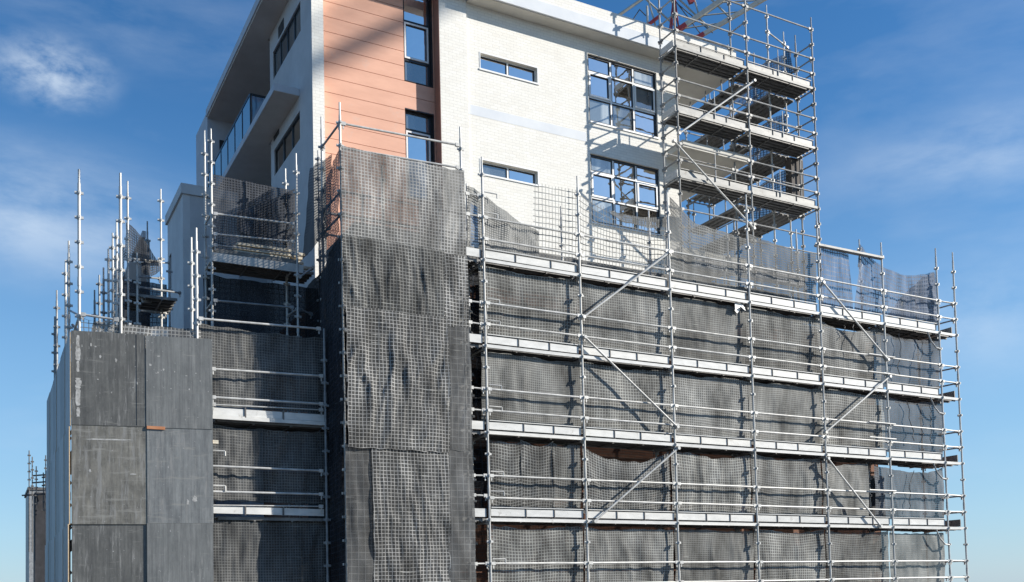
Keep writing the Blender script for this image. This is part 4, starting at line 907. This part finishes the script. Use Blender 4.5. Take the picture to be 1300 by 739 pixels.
# unseen crane added to cast the soft shadow on the terracotta wall
SUN = Vector((1.57, -1.0, .90)).normalized()
c2 = thing('shadow_crane', 'unseen crane boom added to cast the soft shadow across the terracotta wall', 'crane', (70, -40, -.95))
base = Vector((-1.05, 4.63, 15.75))+SUN*80; dv = Vector((1, .0, .72)).normalized()
mb = MB(); mb.beam(base-dv*22, base+dv*6, .5, .5); mb.build('boom', 'cream_paint', c2)
mb = MB(); mb.tube(base-dv*22+Vector((0,0,1.0)), base+dv*5+Vector((0,0,1.0)), .12, 6); mb.build('top_chord', 'cream_paint', c2)
mb = MB(); p_ = base-dv*22; mb.tube(p_+Vector((0,0,2)), (p_.x, p_.y, -.95), .6, 8); mb.build('mast', 'cream_paint', c2)

# ------------------------------------------------------------------ far scaffold at the lower left
fs = thing('distant_scaffold', 'small dark cloth-wrapped scaffold stack far off at the lower left edge', 'scaffold', (-7, 48, -.95))
fm = MB(); a_, b_ = at(44,625,d=60), at(61,625,d=60)
fm.box((a_.x, a_.y, -.95), (b_.x, a_.y+1.6, a_.z)); fm.build('wrapped_bay', 'dark_room', fs)
for u, v in ((37,572),(41,580),(46,592),(58,578),(62,583),(65,590),(55,600)):
    q = at(u, v, d=60); mb = MB(); mb.tube((q.x, q.y, a_.z-1 if 44 < u < 61 else 4), q, .035, 6); z = q.z-.3
    while z > q.z-2.4: mb.box((q.x-.09, q.y-.04, z-.04), (q.x+.09, q.y+.04, z+.04)); z -= .5
    mb.build('standard', 'clip', fs)
for v in (604, 613, 629): 
    mb = MB(); mb.tube(at(28 if v == 629 else 42, v, d=60), at(66, v-2, d=60), .05, 6); mb.build('guard_rail', 'clip', fs)
fb = thing('distant_building', 'sliver of pale grey building beside the far dark scaffold at the lower left edge', 'building', (-7.5, 60, -.95))
a_ = at(37,622,d=70); mb = MB(); mb.box((a_.x, a_.y, -.95), (a_.x+1.4, a_.y+6, a_.z)); mb.build('wall', 'steel_dark', fb)
mb = MB(); mb.box((a_.x-.1, a_.y-.1, a_.z+.003), (a_.x+1.5, a_.y+6, a_.z+.2)); mb.build('roof_edge', 'clip', fb)

# ------------------------------------------------------------------ light and sky
az = math.atan2(SUN.x, SUN.y); el = math.asin(SUN.z)
w = bpy.data.worlds.new('World'); S.world = w; w.use_nodes = True; nt = w.node_tree; L = nt.links.new
bg = nt.nodes['Background']
sky = nn(nt, 'ShaderNodeTexSky'); sky.sky_type = 'NISHITA'; sky.sun_disc = False; sky.sun_elevation = el; sky.sun_rotation = az
sky.air_density = 1.0; sky.dust_density = .2; sky.ozone_density = 2.5; sky.altitude = 0
hs = nn(nt, 'ShaderNodeHueSaturation'); hs.inputs['Hue'].default_value = .503; hs.inputs['Saturation'].default_value = 1.3; hs.inputs['Value'].default_value = 1.4
L(sky.outputs[0], hs.inputs['Color'])
tc = nn(nt, 'ShaderNodeTexCoord'); mp = nn(nt, 'ShaderNodeMapping'); mp.inputs['Scale'].default_value = (1.6, 1.6, 5.5); mp.inputs['Location'].default_value = (.3, .9, .2); L(tc.outputs['Generated'], mp.inputs[0])
no = nn(nt, 'ShaderNodeTexNoise'); no.inputs['Scale'].default_value = 1.5; no.inputs['Detail'].default_value = 9; no.inputs['Roughness'].default_value = .55; no.inputs['Distortion'].default_value = .5; L(mp.outputs[0], no.inputs['Vector'])
cr_ = nn(nt, 'ShaderNodeValToRGB'); cr_.color_ramp.elements[0].position = .53; cr_.color_ramp.elements[1].position = .82
cr_.color_ramp.elements[0].color = (0,0,0,1); cr_.color_ramp.elements[1].color = (.22,.22,.22,1); L(no.outputs['Fac'], cr_.inputs[0])
mx = nn(nt, 'ShaderNodeMixRGB'); mx.inputs[2].default_value = (6.5, 7.4, 8.6, 1); L(cr_.outputs[0], mx.inputs[0])
sz = nn(nt, 'ShaderNodeSeparateXYZ'); L(tc.outputs['Generated'], sz.inputs[0])
hz = nn(nt, 'ShaderNodeMapRange'); hz.interpolation_type = 'SMOOTHSTEP'; hz.inputs['From Min'].default_value = -.02; hz.inputs['From Max'].default_value = .5; hz.inputs['To Min'].default_value = .7; hz.inputs['To Max'].default_value = 0; L(sz.outputs['Z'], hz.inputs['Value'])
m0 = nn(nt, 'ShaderNodeMixRGB'); m0.inputs[2].default_value = (2.9, 5.1, 7.6, 1); L(hz.outputs[0], m0.inputs[0]); L(hs.outputs[0], m0.inputs[1]); L(m0.outputs[0], mx.inputs[1])
last = mx.outputs[0]
def cloud(px, py, rad, squash, amt, sc, thr):
    # a wisp of cirrus standing in one direction of the sky
    global last
    d = (at(px, py, d=1)-EYE).normalized(); side = Vector((d.y, -d.x, 0)).normalized(); up = side.cross(d)
    def comp(vec, k):
        n_ = nn(nt, 'ShaderNodeVectorMath'); n_.operation = 'DOT_PRODUCT'; L(tc.outputs['Generated'], n_.inputs[0]); n_.inputs[1].default_value = vec
        q_ = nn(nt, 'ShaderNodeMath'); q_.operation = 'MULTIPLY'; q_.inputs[1].default_value = k; L(n_.outputs['Value'], q_.inputs[0]); return q_.outputs[0]
    cb = nn(nt, 'ShaderNodeCombineXYZ'); L(comp(side, 1/rad), cb.inputs[0]); L(comp(up, squash/rad), cb.inputs[1])
    ln = nn(nt, 'ShaderNodeVectorMath'); ln.operation = 'LENGTH'; L(cb.outputs[0], ln.inputs[0])
    fo_ = nn(nt, 'ShaderNodeMapRange'); fo_.interpolation_type = 'SMOOTHSTEP'; fo_.inputs['From Min'].default_value = 0; fo_.inputs['From Max'].default_value = 1; fo_.inputs['To Min'].default_value = 1; fo_.inputs['To Max'].default_value = 0; L(ln.outputs['Value'], fo_.inputs['Value'])
    nz_ = nn(nt, 'ShaderNodeTexNoise'); nz_.inputs['Scale'].default_value = sc; nz_.inputs['Detail'].default_value = 9; nz_.inputs['Roughness'].default_value = .6; nz_.inputs['Distortion'].default_value = .15; L(cb.outputs[0], nz_.inputs['Vector'])
    rn_ = nn(nt, 'ShaderNodeMapRange'); rn_.inputs['From Min'].default_value = thr; rn_.inputs['From Max'].default_value = thr+.3; rn_.inputs['To Max'].default_value = amt; L(nz_.outputs['Fac'], rn_.inputs['Value'])
    ml_ = nn(nt, 'ShaderNodeMath'); ml_.operation = 'MULTIPLY'; L(fo_.outputs[0], ml_.inputs[0]); L(rn_.outputs[0], ml_.inputs[1])
    mc_ = nn(nt, 'ShaderNodeMixRGB'); mc_.inputs[2].default_value = (7.6, 8.6, 9.6, 1); L(ml_.outputs[0], mc_.inputs[0]); L(last, mc_.inputs[1]); last = mc_.outputs[0]
cloud(66, 92, .068, 1.7, .6, 1.9, .34)
cloud(20, 265, .24, 2.8, .55, 1.2, .34)
cloud(1250, 190, .17, 3.0, .28, 1.4, .36)
cloud(1235, 400, .20, 2.2, .28, 1.2, .34)
cloud(150, 30, .2, 3.0, .12, 1.6, .40)
L(last, bg.inputs[0]); bg.inputs[1].default_value = .08
sl = bpy.data.lights.new('sun', 'SUN'); sl.energy = 5; sl.angle = R(.5); sl.color = (1, .95, .87)
so = bpy.data.objects.new('sun', sl); COL.objects.link(so); so.rotation_euler = SUN.to_track_quat('Z', 'Y').to_euler()
so.location = (30, -30, 30)

S.render.engine = 'CYCLES'
S.cycles.transparent_max_bounces = 24
S.view_settings.view_transform = 'Standard'; S.view_settings.look = 'None'; S.view_settings.gamma = 1; S.view_settings.exposure = .45
S.render.resolution_x = 1024; S.render.resolution_y = 582
